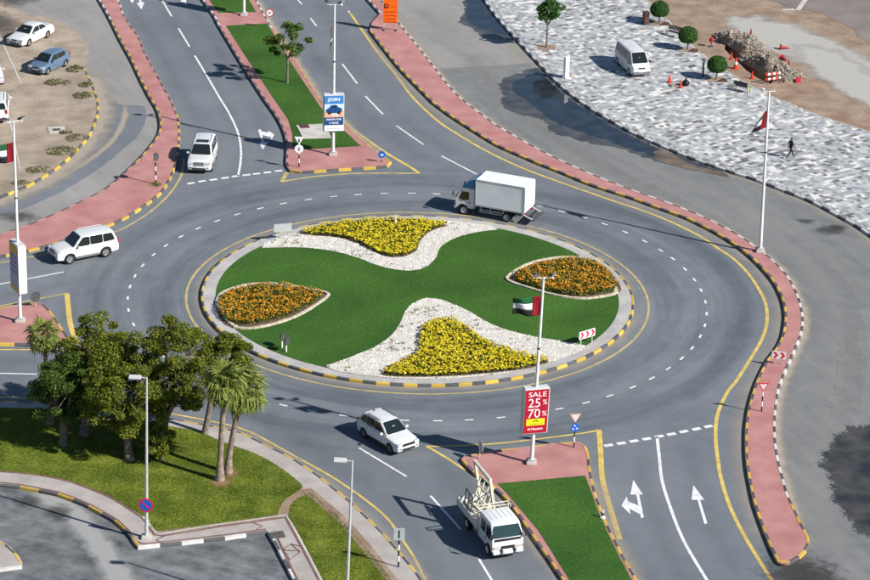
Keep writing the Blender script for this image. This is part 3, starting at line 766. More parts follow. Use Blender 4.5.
# ---- grass blades, flowers, pebbles (nobody could count them)
def scatter(poly, dens, rng, holes=()):
    xs = [p.x for p in poly]; ys = [p.y for p in poly]
    x0, x1, y0, y1 = max(-60, min(xs)), min(60, max(xs)), max(-58, min(ys)), min(80, max(ys))
    n = int((x1-x0)*(y1-y0)*dens); x = rng.uniform(x0, x1, n); y = rng.uniform(y0, y1, n)
    k = inside_mask(x, y, poly)
    for hpoly in holes: k &= ~inside_mask(x, y, hpoly)
    return x[k], y[k]
def blades(name, poly, dens, ht, mt, z, rng, holes=(), wd=.03, label=None, clump=0.0):
    x, y = scatter(poly, dens, rng, holes); n = len(x)
    hh = ht*rng.uniform(.6, 1.4, n)
    if clump: hh *= np.array([1+clump*noise.noise((a*.9, b*.9, 1)) for a, b in zip(x, y)])
    a = rng.uniform(0, 2*math.pi, n); dx, dy = np.cos(a)*wd, np.sin(a)*wd
    ln = rng.normal(size=(n, 2))*ht*.45
    T = np.zeros((n, 3, 3)); T[:, 0] = np.stack([x-dx, y-dy, np.full(n, z)], 1); T[:, 1] = np.stack([x+dx, y+dy, np.full(n, z)], 1)
    T[:, 2] = np.stack([x+ln[:, 0], y+ln[:, 1], z+hh], 1)
    return struct(link(name, qmesh(name, T, mt)), 'stuff', label)
rg = np.random.default_rng(5)
gvl = rev(gl)+on_rim(gl[0], gl[-1])[1:-1]; gvu = gu+on_rim(gu[-1], gu[0])[1:-1]
blades('grass', lawn_disc, 230, .028, 'grass_blade', .2, rg, (gvl, gvu, rim_l, rim_r), .02, 'close mown green grass covering the central roundabout island')
blades('grass', GM[0], 230, .03, 'grass_blade', .195, rg, (), .02, 'short green grass at the far end of the upper median')
blades('grass', GM[1], 230, .03, 'grass_blade', .195, rg, (P('296,125 303,138.2 331.4,137.4 324.5,123.4', .25),), .02, 'short green grass on the upper median round the small tree')
blades('grass', GL, 230, .03, 'grass_blade', .195, rg, (), .02, 'short green grass on the bottom median beside the open truck')
blades('grass', smooth(lawn_a[:20])+lawn_a[20:], 340, .06, 'grass_blade_rough', .19, rg, (), .022, 'rough yellowish grass under the trees and palms', .8)
blades('grass', lawn_b, 340, .06, 'grass_blade_rough', .19, rg, (), .022, 'rough yellowish grass between footway and car park corner', .8)

def flowers(name, poly, dens, mt, z, rng, label, ht=.40, head=.072, leafd=170, stripe=False):
    x, y = scatter(poly, leafd, rng); n = len(x)
    hb = np.array([.75+.35*noise.noise((a*1.6, b*1.6, 2)) for a, b in zip(x, y)])
    C = np.stack([x, y, z+ht*hb*rng.uniform(.15, .95, n)], 1)
    Q = leaves(C, .10, rng, .35, .5)
    x2, y2 = scatter(poly, dens, rng); n2 = len(x2)
    keep = np.array([noise.noise((a*2.3, b*2.3, 7)) > rng.uniform(-.9, .35) for a, b in zip(x2, y2)]); x2, y2 = x2[keep], y2[keep]; n2 = len(x2)
    hb2 = np.array([.75+.35*noise.noise((a*1.6, b*1.6, 2)) for a, b in zip(x2, y2)])
    zz = z+ht*hb2*rng.uniform(.85, 1.15, n2)
    # each bloom: a shallow six-sided dome
    r = head*rng.uniform(.7, 1.25, n2); tl = rng.normal(size=(n2, 2))*.30
    F = []
    for k in range(6):
        a0, a1 = k*math.pi/3, (k+1)*math.pi/3
        def rp(a): return np.stack([x2+r*np.cos(a), y2+r*np.sin(a), zz-.35*r+tl[:, 0]*r*np.cos(a)+tl[:, 1]*r*np.sin(a)], 1)
        top = np.stack([x2, y2, zz], 1); F.append(np.stack([top, rp(a0), rp((a0+a1)/2), rp(a1)], 1))
    F = np.concatenate(F)
    me = qmesh(name, np.concatenate([Q, F]), ['flower_leaf', mt], np.r_[np.zeros(len(Q)), np.ones(len(F))])
    return struct(link(name, me), 'stuff', label)
flowers('flowers', bed_low, 92, 'flower_yellow', .23, rg, 'yellow flowers filling the bed at the front of the island')
flowers('flowers', bed_up, 92, 'flower_yellow', .23, rg, 'yellow flowers filling the bed at the back of the island')
flowers('flowers', bed_l, 80, 'flower_orange', .21, rg, 'orange flowers filling the left leaf-shaped bed', .55, .055, 300)
flowers('flowers', bed_r, 80, 'flower_orange', .21, rg, 'orange flowers filling the right leaf-shaped bed', .55, .055, 300)
def pebbles(poly, dens, rng, holes, label):
    x, y = scatter(poly, dens, rng, holes); n = len(x); s = .035*rng.uniform(.5, 1.6, n); a = rng.uniform(0, 6.28, n)
    top = np.stack([x, y, .222+s*1.1], 1); b = [np.stack([x+s*1.3*np.cos(a+k*1.571), y+s*1.3*np.sin(a+k*1.571), np.full(n, .215)], 1) for k in range(4)]
    Q = np.concatenate([np.stack([b[k], b[(k+1) % 4], top], 1) for k in range(4)])
    return struct(link('pebbles', qmesh('pebbles', Q, 'pebble')), 'stuff', label)
pebbles(gvl, 70, rg, (bed_low,), 'loose white pebbles round the front flower bed'); pebbles(gvu, 70, rg, (bed_up,), 'loose white pebbles round the back flower bed')
# weeds creeping into the gravel
xw, yw = scatter(gvl, 3.2, rg, (bed_low,)); xu, yu = scatter(gvu, 2.6, rg, (bed_up,))
xw = np.r_[xw, xu]; yw = np.r_[yw, yu]; kk = np.array([noise.noise((a*.5, b*.5, 3)) > .12 for a, b in zip(xw, yw)])
C = np.repeat(np.stack([xw[kk], yw[kk], np.full(kk.sum(), .25)], 1), 9, 0); C += rg.normal(size=C.shape)*np.array([.09, .09, .02])
struct(link('weeds', qmesh('weeds', leaves(C, .06, rg, .5, .8), 'scrub')), 'stuff', 'small weeds scattered through the white gravel')

# ---- painted lines
def line(s, wd, mt, z=.010, close=False, sm=True):
    p = P(s); p = smooth(p, close) if sm else p
    return ribbon('road_marking', p, wd, mt, z)
def dashes(label, segs, wd, mt='paint_white', z=.010):
    e = bpy.data.objects.new('lane_marking', None); col.objects.link(e); struct(e, label=label)
    for a, b in segs:
        v, f = strip([a, b], wd, z); MB().add(v, f).build('dash', mt, e, sm='sheet')
    return e
ribbon('road_marking', arc(16.0, 0, 2*math.pi, 180), .17, 'paint_yellow_worn', .010)
line('350,13 361.6,29.3 376.2,50 396.9,75.9 412,96.5 436,119.5 455.7,133 483.3,149.3 510.9,163 538.4,174.3 585,191 614.5,201.2 645.5,211.6 673,222.8 700.7,236.6 719,249 733.8,259 747.6,272.8 757.5,287 765.7,304 766.8,323 761.4,340.2 749.3,360.9 734.7,383.3 728,391 718,412.8 715.5,435.2 718,461 721.4,480 730.3,507.6 745.9,538.6 771.7,580 800,620 830,660', .24, 'paint_yellow')
line('-60,393 0,397.2 50,399 100,403.5 150,410.5 207,420.5 245,430 276,445.8 295,456.5 317,468.5 336.6,480 364,499 386.6,518 400.3,537 414,557.6 424.5,578.3 440,606 460,640', .17, 'paint_yellow')
line('184,158 183,168 179.7,178.8 168.5,195 150,212 129.3,225.3 116.3,231.5 78,246 33.6,256.3 0,262.8 -40,270', .17, 'paint_yellow_worn')
line('287,172.5 281.4,182', .34, 'paint_yellow_worn', sm=False); line('281.4,182 290,180.3 316,176.4 359,173.4 419.3,173.4', .24, 'paint_yellow_worn', .0105); line('419.3,173.4 410.7,167.4 384.8,152 359,133.8 343.4,120.9', .28, 'paint_yellow', .011)
line('466,470.5 440,454 426.2,446.4', .2, 'paint_yellow'); line('426.2,446.4 435,446.6 481.6,444.7 521,441.2 585,433 599,430', .18, 'paint_yellow', .0105); line('599,430 600.6,452 602.6,480 611,511 619.7,539.5', .34, 'paint_yellow', .011)
line('-40,312.5 0,306 35,299.5 67,293.4', .17, 'paint_yellow_worn'); line('67,293.4 68.5,310 70.7,325.5 76,340 84,351', .36, 'paint_yellow', .0105); line('-40,349.7 0,349.7 37,349.9 84,351', .17, 'paint_yellow')
DASH = [(153.6,254.7),(166,245.5),(181.2,236.6),(198.4,228.4),(217.4,221),(238,214.5),(260.5,208.4),(283,203.4),(307.8,199),(333.6,196.2),(357.8,194),(384.3,192.8),(412,192.6),(436.6,193.4),(462,194.8),(488,197.5),(514,201.2),(539.3,205.9),(562.6,211),(585,217),(605.9,223.6),(626,231.7),(645.9,241),(662.4,250),(674.8,258.4),(686.7,269),(695.5,279.7),(701.6,290.2),(705.9,302),(707,313.8),(705.5,325.5),(700.3,336.4),(692,348),(681.4,358.3),(667,368.3),(650.7,378),(631.2,386.6),(608,395),(584.3,401.7),(557.4,407.6),(529,412.5),(500,416),(468.6,418.4),(437.6,419.7),(404.7,419),(373,417),(344.8,413.8),(312.4,409.8),(284.3,404.5),(258,397.5),(233,389),(209,379),(187,367.5),(168,354.5),(152,340),(139,324),(128.4,310),(127.2,298),(129,286.8),(134,275.9),(142.2,265.3)]
seg = []
for q in DASH:
    a = math.atan2(G(*q).y, G(*q).x); d = .29/20; seg.append((Vector((20*math.cos(a-d*1.0), 20*math.sin(a-d*1.0), 0)), Vector((20*math.cos(a+d*1.0), 20*math.sin(a+d*1.0), 0))))
dashes('ring of short white dashes between the two roundabout lanes', seg, .15)
def giveway(label, x0, y0, pts, ln, wd):
    s_ = []; q = [G(x0+a/5.8, y0+b/5.8) for a, b in pts]
    for i, p in enumerate(q):
        t = (q[min(i+1, len(q)-1)]-q[max(i-1, 0)]).normalized(); s_.append((p-t*ln/2, p+t*ln/2))
    dashes(label, s_, wd)
giveway('broken white give way line on the upper left approach', 145, 95, [(267, 512), (330, 500), (397, 491), (465, 481), (525, 471), (588, 464), (645, 457), (710, 449), (775, 440)], .62, .32)
giveway('broken white give way line on the lower right approach', 580, 380, [(165, 380), (240, 368), (313, 355), (387, 342), (460, 328), (530, 315), (602, 300), (675, 285), (745, 270)], .60, .34)
line('194.7,55.5 207,76 219.5,97.5 229.5,114 238,133 241,150 240.3,164 238,176', .17, 'paint_white')
line('657,437 659.3,457.6 661.9,480 669.7,505.9 683.4,540.3 706.7,580 735,625', .2, 'paint_white')
def segs(s): 
    p = P(s); return [(p[i], p[i+1]) for i in range(0, len(p), 2)]
dashes('white lane dashes on the upper left approach', segs('155,-14 159,-6 162,0 171.7,16.4 178.6,28.4 189.5,46.6'), .16)
dashes('white lane dashes on the upper right exit', segs('289,-12 291,-8 297.8,0 302,4.3 310.3,18 316.4,25.9 342.2,63.8 357.2,83.6 365.3,96 383,114.3 396.4,125.7 423.6,144.7 441.4,156 477,174.3 348.3,10.7 350.7,13.8'), .15)
dashes('white lane dashes on the left approach', segs('-30,290 63.8,272 -20,373 37,374.3'), .15)
dashes('white lane dashes on the lower exit', segs('359,448 406.4,476.6 430.5,496 460.7,529.5 478.9,559.3 497,589'), .15)
def arrow(label, polys):
    e = bpy.data.objects.new('arrow_marking', None); col.objects.link(e); struct(e, label=label)
    for i, s_ in enumerate(polys):
        p = P(s_)
        if sum(a.x*b.y-b.x*a.y for a, b in zip(p, p[1:]+p[:1])) < 0: p = rev(p)
        MB().poly(p, .010+.0006*i).build(('arrow_head', 'arrow_shaft')[i % 2], 'paint_white', e, sm='sheet')
arrow('white straight ahead arrow in the right hand lane', ['693.3,485.2 691.5,500 704.5,500.2', '697,499 699.8,499 707.4,523.6 704.4,524.2'])
arrow('white straight and left arrow in the left hand lane', ['633.2,480 630.4,494.8 643,494.8', '636,493.8 639,493.8 643.8,517.6 641,518.4', '621.4,505.9 626.8,496.4 630.6,514.6', '627.5,501.5 640.2,506.5 641.4,515 628.5,508.6'])
arrow('white straight and right arrow on the upper left approach', ['262.6,149.6 259,142.5 268.2,142', '258.2,130 260.6,129 264,142.5 262,143', '274.2,134.8 268,130.2 271.6,140', '259.6,131 269,132.6 270.6,137.4 261,134.6'])
arrow('white arrow in the outer lane at the top edge', ['141.5,9.4 136.5,3 144.5,2', '137,-8 139,-8.4 142,3 139.6,3.4'])
arrow('white arrow beside the outer lane at the top edge', ['132.5,3.4 127.5,-3 135.5,-4', '129,-14 131,-14.4 133,-3 131,-2.6'])
arrow('white arrow by the median in the board shadow', ['186.5,5.2 180,1 186,-2', '176,-8 178,-8.4 184,0 182,1'])

# ---- damp patches and standing water on the right hand service road
sheet('damp_patch', jag(P('461,-10 465,10 459,22.4 471,28 480,36 500,39.5 517,40 505,25 484,0 477,-10'), .28, .10, 5, 2.0), 'damp', .016)
sheet('puddle', jag(P('464,-10 468,6 466,20 476,27 492,33 512,36 500,21 482,0 474,-10'), .2, .10, 6, 1.8), 'puddle', .020)
sheet('damp_patch', jag(smooth(P('499,86 507,77 520,73.5 537,68 555,85 576,102 599,116.5 621,129.5 638,138.4 664,150 700,164 722,171 728,177 709,173 677,166.5 649,159 620,148 597,144.5 580,141 566,136.5 549,131 546,124 533,116 521,115 508,110 499,99 506,96'), True, .8), .32, .10, 1, 2.2), 'damp', .016)
sheet('puddle', jag(smooth(P('512,84 523,77.5 538,72.5 556,88 577,104.5 600,119 622,132 640,141 660,150.5 661,156 640,152.5 615,143.5 590,135 566,127 547,116.5 528,102 515,93'), True, .8), .22, .10, 12, 1.8), 'puddle', .020)
sheet('mud_patch', jag(smooth(P('660,150.5 685,161 705,169 722,172.5 730,177 700,171.5 676,165.5 655,158.5'), True, .8), .3, .25, 4), 'mud', .0235)
def feather(name, pts, mt, z, band=1.1):
    c = sum(pts, Vector())/len(pts); n = len(pts); v = []; u_ = []; f = []
    for k, (d, q) in enumerate(((band, 0.0), (0, .42), (-band*.7, .72), (-band*1.6, 1.0))):
        for p in pts:
            r = p-c; v.append(tuple((c+r*(1+d/r.length)).to_tuple()[:2])+(z,)); u_.append(q)
    v.append((c.x, c.y, z)); u_.append(1.0)
    for k in range(3):
        for i in range(n): f.append((k*n+i, k*n+(i+1) % n, (k+1)*n+(i+1) % n, (k+1)*n+i))
    for i in range(n): f.append((3*n+i, 3*n+(i+1) % n, 4*n))
    me = bpy.data.meshes.new(name); me.from_pydata(v, [], f); me.materials.append(MATS[mt]); uv = me.uv_layers.new(name='UVMap')
    for lp in me.loops: uv.data[lp.index].uv = (u_[lp.vertex_index], 0)
    for p in me.polygons:
        if p.normal.z < 0: p.flip()
    return struct(link(name, me))
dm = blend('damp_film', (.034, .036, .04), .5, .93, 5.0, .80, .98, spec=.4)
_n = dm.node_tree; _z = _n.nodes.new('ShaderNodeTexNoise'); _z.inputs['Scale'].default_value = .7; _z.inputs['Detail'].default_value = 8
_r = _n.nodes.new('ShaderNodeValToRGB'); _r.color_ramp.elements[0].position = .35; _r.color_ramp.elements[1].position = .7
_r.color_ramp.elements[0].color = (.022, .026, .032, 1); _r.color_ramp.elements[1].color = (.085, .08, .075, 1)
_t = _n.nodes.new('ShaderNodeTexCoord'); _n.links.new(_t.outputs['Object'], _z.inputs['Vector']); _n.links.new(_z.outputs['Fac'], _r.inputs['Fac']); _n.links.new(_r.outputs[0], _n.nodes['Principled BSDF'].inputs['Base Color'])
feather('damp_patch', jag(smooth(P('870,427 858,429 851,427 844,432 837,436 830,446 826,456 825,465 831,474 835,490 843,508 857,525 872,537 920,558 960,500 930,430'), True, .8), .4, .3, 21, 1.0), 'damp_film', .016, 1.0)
blob('stain', G(830, 230), 1.9, 1.5, .6, 'stain', .014, 3); blob('stain', G(838, 228), 1.2, 1.0, .2, 'stain', .015, 5)
blob('stain', G(806, 221), 1.0, .8, 0, 'stain', .014, 7); blob('stain', G(797, 575), 3.2, 5, 0, 'stain', .014, 2); blob('stain', G(822, 590), 3, 6, .4, 'stain', .0145, 12)
blob('stain', G(-2, 24), 3.2, 7, .5, 'stain', .066, 8); blob('stain', G(12, -2), 3.4, 4.5, .5, 'stain', .068, 9); blob('stain', G(18, 217), 2.4, 1.6, .2, 'stain', .014, 19)
blob('stain', G(26, 482+20), 1.2, 1.4, .2, 'stain', .018, 4); blob('stain', G(60, 513), 1.3, 1.6, .2, 'stain', .018, 6)
# dust lying along kerbs, rubber on the wheel paths
film('dust', rev(I1_R), 1.5, 'dust', .013); film('dust', I1_L, 1.2, 'dust', .013) if False else None
film('dust', LOT_K, 2.2, 'dust', .013); film('dust', rev(I2_R), .9, 'dust', .013) if False else None
film('dust', I2_R, -.9, 'dust', .013); film('dust', I3_R, -.8, 'dust', .013); film('dust', I4_R, -1.3, 'dust_thin', .013); film('dust', I3_L, -1.6, 'dust_thin', .013)
film('dust', I4_L, -1.0, 'dust_thin', .013); film('dust', arc(15.0, 0, 2*math.pi, 160), -1.1, 'dust_thin', .013); film('dust', PL_K, -1.5, 'dust_thin', .013); film('dust', LK, 1.0, 'dust_thin', .013)
for s_, wd, mt in (('470,50 540,122 610,166 720,216 800,258 838,320 834,400 815,470 840,560', 1.9, 'pale_wear2'), ('420,5 480,75 540,130 610,172 715,226 775,262', 1.4, 'pale_wear2'), ('560,120 640,164 740,205 820,250 870,310', 1.6, 'pale_wear2'), ('860,300 862,380 850,420', 1.8, 'pale_wear2'), ('158,0 178,30 206,72 229,110 240,140 238,170 215,205', 1.1, 'rubber'), ('180,-10 214,42 245,92 262,125 268,150 255,180', 1.1, 'rubber'), ('127,0 150,35 180,88 196,118 205,150 190,190', 1.1, 'rubber'),
                   ('318,0 345,45 375,88 415,128 470,160', 1.3, 'rubber'), ('275,0 315,55 350,98 390,135 440,165', 1.2, 'rubber'), ('640,440 643,480 655,520 680,575 700,610', 1.0, 'rubber'), ('690,430 694,470 706,515 735,570 760,610', 1.2, 'rubber'),
                   ('420,430 470,500 500,545 540,610', 1.3, 'rubber'), ('250,412 310,445 360,478 410,530 445,590', 1.3, 'rubber'), ('100,275 50,288 -30,300', 1.2, 'rubber'), ('105,362 50,362 -30,360', 1.2, 'rubber'), ('100,388 50,386 -30,384', 1.2, 'rubber'),
                   ('560,190 620,210 680,235 725,275 738,310 730,345 700,385 690,430', 1.4, 'rubber'), ('122,100 125,116 112,141 80,166 30,191 -30,210', .5, 'dust'), ):
    film('wheel_track', smooth(P(s_)), wd*1.9, mt, .0075 if mt == 'rubber' else .0095, 'mid')

# ================================================================== THINGS
def lerp(a, b, t): return a+(b-a)*t
def interp(tab, x):
    if x <= tab[0][0]: return tab[0][1]
    for (x0, y0), (x1, y1) in zip(tab, tab[1:]):
        if x <= x1: return lerp(y0, y1, (x-x0)/max(1e-9, x1-x0))
    return tab[-1][1]
# ---- vehicles (x forward, y left, z up, origin on the ground under the middle)
_wheels = {}
def wheel(parent, x, y, r, wd, out, rimmat='rim', spokes=6):
    """a tyre with its rim; out = +1/-1 side"""
    key = (round(r, 3), wd, rimmat, spokes)
    if key not in _wheels:
        t = MB(); hw = wd/2
        t.lathe([(r*.62, -hw), (r*.9, -hw), (r*.985, -hw*.75), (r, -hw*.3), (r, hw*.3), (r*.985, hw*.75), (r*.9, hw), (r*.62, hw), (r*.62, -hw)], 26)
        k = MB(); k.lathe([(r*.63, -hw*.8), (r*.63, hw*.95), (r*.56, hw*.98), (r*.53, hw*.45), (r*.02, hw*.4)], 26)
        k.lathe([(r*.16, hw*.4), (r*.16, hw*.85), (.001, hw*.9)], 12)
        for i in range(spokes):
            a = 2*math.pi*i/spokes; M = Matrix.Rotation(a, 4, 'Z')
            k.box((r*.35, 0, hw*.6), (r*.42, r*.13, hw*.3), M=M)
        d = MB(); d.lathe([(r*.54, hw*.44), (.001, hw*.42)], 20)
        _wheels[key] = (t.mesh('wheel', 'tyre', sm=40), k.mesh('rim', rimmat, sm=40), d.mesh('brake_disc', 'steel_dark'))
    me, rm, dm = _wheels[key]
    o = link('wheel', me, parent); o.location = (x, y, r); o.rotation_euler = (R(-90)*out, 0, random.uniform(0, 1)*0)
    link('rim', rm, o); link('brake_disc', dm, o)
    return o
def loft(rings):
    b = MB(); n = len(rings[0])
    for r in rings: b.v += [tuple(p) for p in r]
    for i in range(len(rings)-1):
        for k in range(n): b.f.append((i*n+k, i*n+(k+1) % n, (i+1)*n+(k+1) % n, (i+1)*n+k)); b.m.append(0)
    b.f.append(tuple(range(n))); b.m.append(0)
    b.f.append(tuple((len(rings)-1)*n+k for k in reversed(range(n)))); b.m.append(0)
    return b
def car(name, label, cat, loc, head, S, group=None):
    L, W, H, wb, r = S['L'], S['W'], S['H'], S['wb'], S['r']; hl = L/2; hw = W/2; ao = S.get('ao', 0.0)
    t = thing(name, label, cat, loc, head, group); paint = S['paint']; belt = S['belt']
    axles = (ao+wb/2, ao-wb/2); ra = r*1.16; zb = S.get('clear', .24)
    # body shell with open wheel arches
    xs = set([-hl, hl, -hl+.04, hl-.04, -hl+.12, hl-.12, -hl+.3, hl-.3]+[-hl+.3+(L-.6)*i/14 for i in range(15)]+[x for x, _ in S['top']])
    for a in axles:
        for k in range(-6, 7): xs.add(a+ra*k/6*.999)
        xs.add(a+ra*1.001); xs.add(a-ra*1.001)
    xs = sorted(x for x in xs if -hl <= x <= hl)
    rings = []
    for x in xs:
        e = max(0, (abs(x)-hl*.62)/(hl*.38)); wv = hw*(1-.10*e**2.2-(.03 if abs(x) > hl-.02 else 0))
        tz = interp(S['top'], x); bz = zb+.05*e+(.10 if abs(x) > hl-.02 else .03 if abs(x) > hl-.06 else 0)
        arch = 0
        for a in axles:
            if abs(x-a) < ra: arch = max(arch, r+math.sqrt(ra*ra-(x-a)**2))
        bz2 = max(bz, arch)
        flare = .012 if arch else 0
        hgt = tz-bz; zs = [bz2, max(bz2+.004, bz+.04), max(bz2+.008, bz+hgt*.45), max(bz2+.012, bz+hgt*.72), tz-.05, tz-.01]
        ys = [wv*.93, wv*.98+flare, wv+flare, wv*.985+flare*.5, wv*.95, wv*.88]
        half = [(y, z) for y, z in zip(ys, zs)]+[(wv*.6, tz+.02), (0, tz+.035)]
        ring = [Vector((x, 0, bz2))]+[Vector((x, y, z)) for y, z in half]+[Vector((x, -y, z)) for y, z in reversed(half[:-1])]
        rings.append(ring)
    loft(rings).build('body', paint, t, sm=38)
    # sill, wheel-arch lining
    MB().box((ao, 0, zb+.12), (wb-2*ra-.04, W*.9, .2)).build('floor_pan', 'black_trim', t)
    for a in axles: MB().box((a, 0, r+.1), (2*ra*.96, W*.62, r*1.5)).build('wheel_well', 'black_trim', t)
    for s_ in (1, -1):
        for a in axles: wheel(t, a, s_*(hw-.115), r, S.get('tw', .23), s_, S.get('rimmat', 'rim'), S.get('spokes', 6))
        if S.get('trim'): MB().box((ao, s_*(hw-.005), zb+.10), (wb-2*ra-.02, .05, .16)).build('sill_trim', S['trim'], t, bevel=.015)
    # cabin
    x0, x1, x2, x3 = S['gh']; yb, yr = hw*.90, hw*S.get('tumble', .72)
    rt = [(x0, belt-.02), (lerp(x0, x1, .5), lerp(belt, H, .53)), (x1, H-.035), (lerp(x1, x2, .3), H), (lerp(x1, x2, .7), H-.005), (x2, H-.05), (x3, S.get('belt_r', belt)-.02)]
    gx_ = sorted(set([p[0] for p in rt]+[lerp(x3, x0, i/16) for i in range(17)])); gr = []
    def side_y(z): return lerp(yb, yr, (z-belt)/(H-belt))
    for x in gx_:
        z = interp(rt[::-1], x); e = max(0, (z-belt)/(H-belt)); yy = side_y(z)
        half = [(yb*1.01, belt-.10), (yb, belt), (lerp(yb, side_y(z-.10), .6) if z > belt+.2 else yb*.99, max(belt+.001, lerp(belt, z-.10, .6))), (side_y(max(belt, z-.10)), max(belt+.002, z-.10)), (yy*.965, max(belt+.003, z-.035)), (yy*.86, max(belt+.004, z)), (yy*.45, max(belt+.005, z+.022*e)), (0, max(belt+.006, z+.03*e))]
        gr.append([Vector((x, y, q)) for y, q in half]+[Vector((x, -y, q)) for y, q in reversed(half[:-1])])
    loft(gr).build('roof', paint, t, sm=38)
    def pane(nm, pts, off, gm=None):
        nrm = (pts[1]-pts[0]).cross(pts[-1]-pts[0]).normalized()
        if nrm.dot(off) < 0: nrm = -nrm
        n = len(pts); c = sum(pts, Vector())/n
        # rounded corners, thin slab
        rp = []
        for i in range(n):
            a, b, c2 = pts[i-1], pts[i], pts[(i+1) % n]
            k = min(.09, (a-b).length*.3, (c2-b).length*.3); d1 = (a-b).normalized()*k; d2 = (c2-b).normalized()*k
            rp += [b+d1, b+d1*.3+d2*.3, b+d2]
        q = [p+nrm*.016 for p in rp]; q0 = [p-nrm*.02 for p in rp]
        return MB().add(q+q0, [tuple(range(len(q)))]+[(i, (i+1) % len(q), len(q)+(i+1) % len(q), len(q)+i) for i in range(len(q))]).build(nm, gm or S.get('glass', 'glass'), t)
    def ws(xa, xb, ta, tb, sg):
        za, zbk = lerp(belt if sg > 0 else S.get('belt_r', belt), H-.035 if sg > 0 else H-.05, ta), lerp(belt if sg > 0 else S.get('belt_r', belt), H-.035 if sg > 0 else H-.05, tb)
        return [Vector((lerp(xa, xb, ta), side_y(za)*.90, za)), Vector((lerp(xa, xb, tb), side_y(zbk)*.84, zbk)), Vector((lerp(xa, xb, tb), -side_y(zbk)*.84, zbk)), Vector((lerp(xa, xb, ta), -side_y(za)*.90, za))]
    pane('windscreen', [p+Vector((.012, 0, .022)) for p in ws(x0, x1, .06, .95, 1)], Vector((1, 0, 1)))
    pane('rear_window', [p+Vector((-.012, 0, .012)) for p in ws(x3, x2, .18 if S.get('suv') else .1, .86, -1)], Vector((-1, 0, 1)))
    zt = lerp(belt, H, S.get('wtop', .80)); z0 = belt+.035
    def fx(z): return interp([(belt, x0), (H-.035, x1)], z)
    def bx(z): return interp([(S.get('belt_r', belt), x3), (H-.05, x2)], z)
    W_ = S['win']
    for s_ in (1, -1):
        for i, (xa, xb) in enumerate(W_):
            pts = [(min(xa, fx(z0)-.16), z0), (min(xa, fx(zt)-.13), zt), (max(xb, bx(zt)+.16), zt-(.03 if i == len(W_)-1 else 0)), (max(xb, bx(z0)+.14), z0+(.05 if i == len(W_)-1 else 0))]
            pane('side_window', [Vector((x, s_*side_y(z), z)) for x, z in pts], Vector((0, s_, .3)))
        # mirrors, handles, lamps
        mx_ = fx(belt+.1)-.22
        MB().box((mx_, s_*(hw+.08), belt+.07), (.12, .22, .16)).build('mirror', S.get('mirror', paint), t, bevel=.03, sm=40)
        for xh in S.get('handles', ((W_[0][1]+.12), (W_[1][1]+.10) if len(W_) > 1 else None)):
            if xh is not None: MB().box((xh, s_*(hw*.985), belt-.14), (.2, .045, .03)).build('door_handle', S.get('handle', paint), t)
        hz = S['lamp_z']
        MB().prism([(hl-.30, hz+.10), (hl-.02, hz+.07), (hl+.008, hz-.02), (hl-.02, hz-.09), (hl-.24, hz-.03)], 'y', s_*(hw*.885-.36), s_*(hw*.915)).build('headlight', 'headlamp', t, bevel=.02)
        tzv = S['tail_z']; th_ = S['tail_h']
        MB().box((-hl+.07, s_*(hw*.86-.045), tzv), (.18, .17, th_)).build('tail_light', 'tail_red', t, bevel=.03)
        MB().box((hl-.06, s_*(hw*.70), zb+.26), (.13, .20, .10)).build('fog_lamp', 'black_trim', t, bevel=.02)
        if S.get('rails'): MB().tube([(x1-.25, s_*yr*.86, H-.03), (x1-.32, s_*yr*.86, H+.055), (x2+.4, s_*yr*.86, H+.05), (x2+.33, s_*yr*.86, H-.03)], .022, 6).build('roof_rail', S['rails'], t)
    gz = S['grille_z']
    MB().box((hl-.03, 0, gz), (.09, S['grille_w'], S['grille_h'])).build('grille', S.get('grille', 'black_trim'), t, bevel=.02)
    MB().box((hl-.03, 0, zb+.19), (.10, W*.55, .15)).build('air_intake', 'black_trim', t, bevel=.02)
    MB().box((hl+.008, 0, zb+.32), (.03, .5, .11)).build('number_plate', 'plate', t)
    MB().box((-hl-.006, 0, S.get('rplate', .82)), (.03, .5, .11)).build('number_plate', 'plate', t)
    MB().box((-hl+.02, 0, zb+.18), (.10, W*.72, .14)).build('rear_bumper_trim', 'black_trim', t, bevel=.02)
    if S.get('bumper'): MB().box((hl-.06, 0, zb+.16), (.22, W*.93, .26)).build('front_bumper', S['bumper'], t, bevel=.05, sm=40)
    if S.get('sunroof'): MB().box((lerp(x1, x2, .2), 0, H+.02), (.55, .95, .035)).build('sunroof', 'glass', t, bevel=.01)
    if S.get('antenna'): MB().prism([(x2+.28, H+.01), (x2+.10, H+.01), (x2+.12, H+.10)], 'y', -.02, .02).build('antenna_fin', 'black_trim', t)
    return t
SUV = dict(L=4.80, W=1.90, H=1.86, wb=2.79, r=.385, ao=.06, belt=1.13, clear=.30, top=[(-2.40, .86), (-2.34, 1.10), (-2.2, 1.13), (.9, 1.12), (1.1, 1.14), (1.9, 1.06), (2.22, .99), (2.36, .84), (2.40, .70)],
           gh=(1.12, .42, -2.05, -2.33), tumble=.76, win=[(.95, -.16), (-.20, -1.16), (-1.21, -2.1)], lamp_z=.90, tail_z=1.08, tail_h=.34, grille_z=.86, grille_w=.78, grille_h=.30, paint='car_white', rails='lamp_grey', trim='grey_trim', suv=True, rplate=.78, wtop=.87, grille='grey_trim')
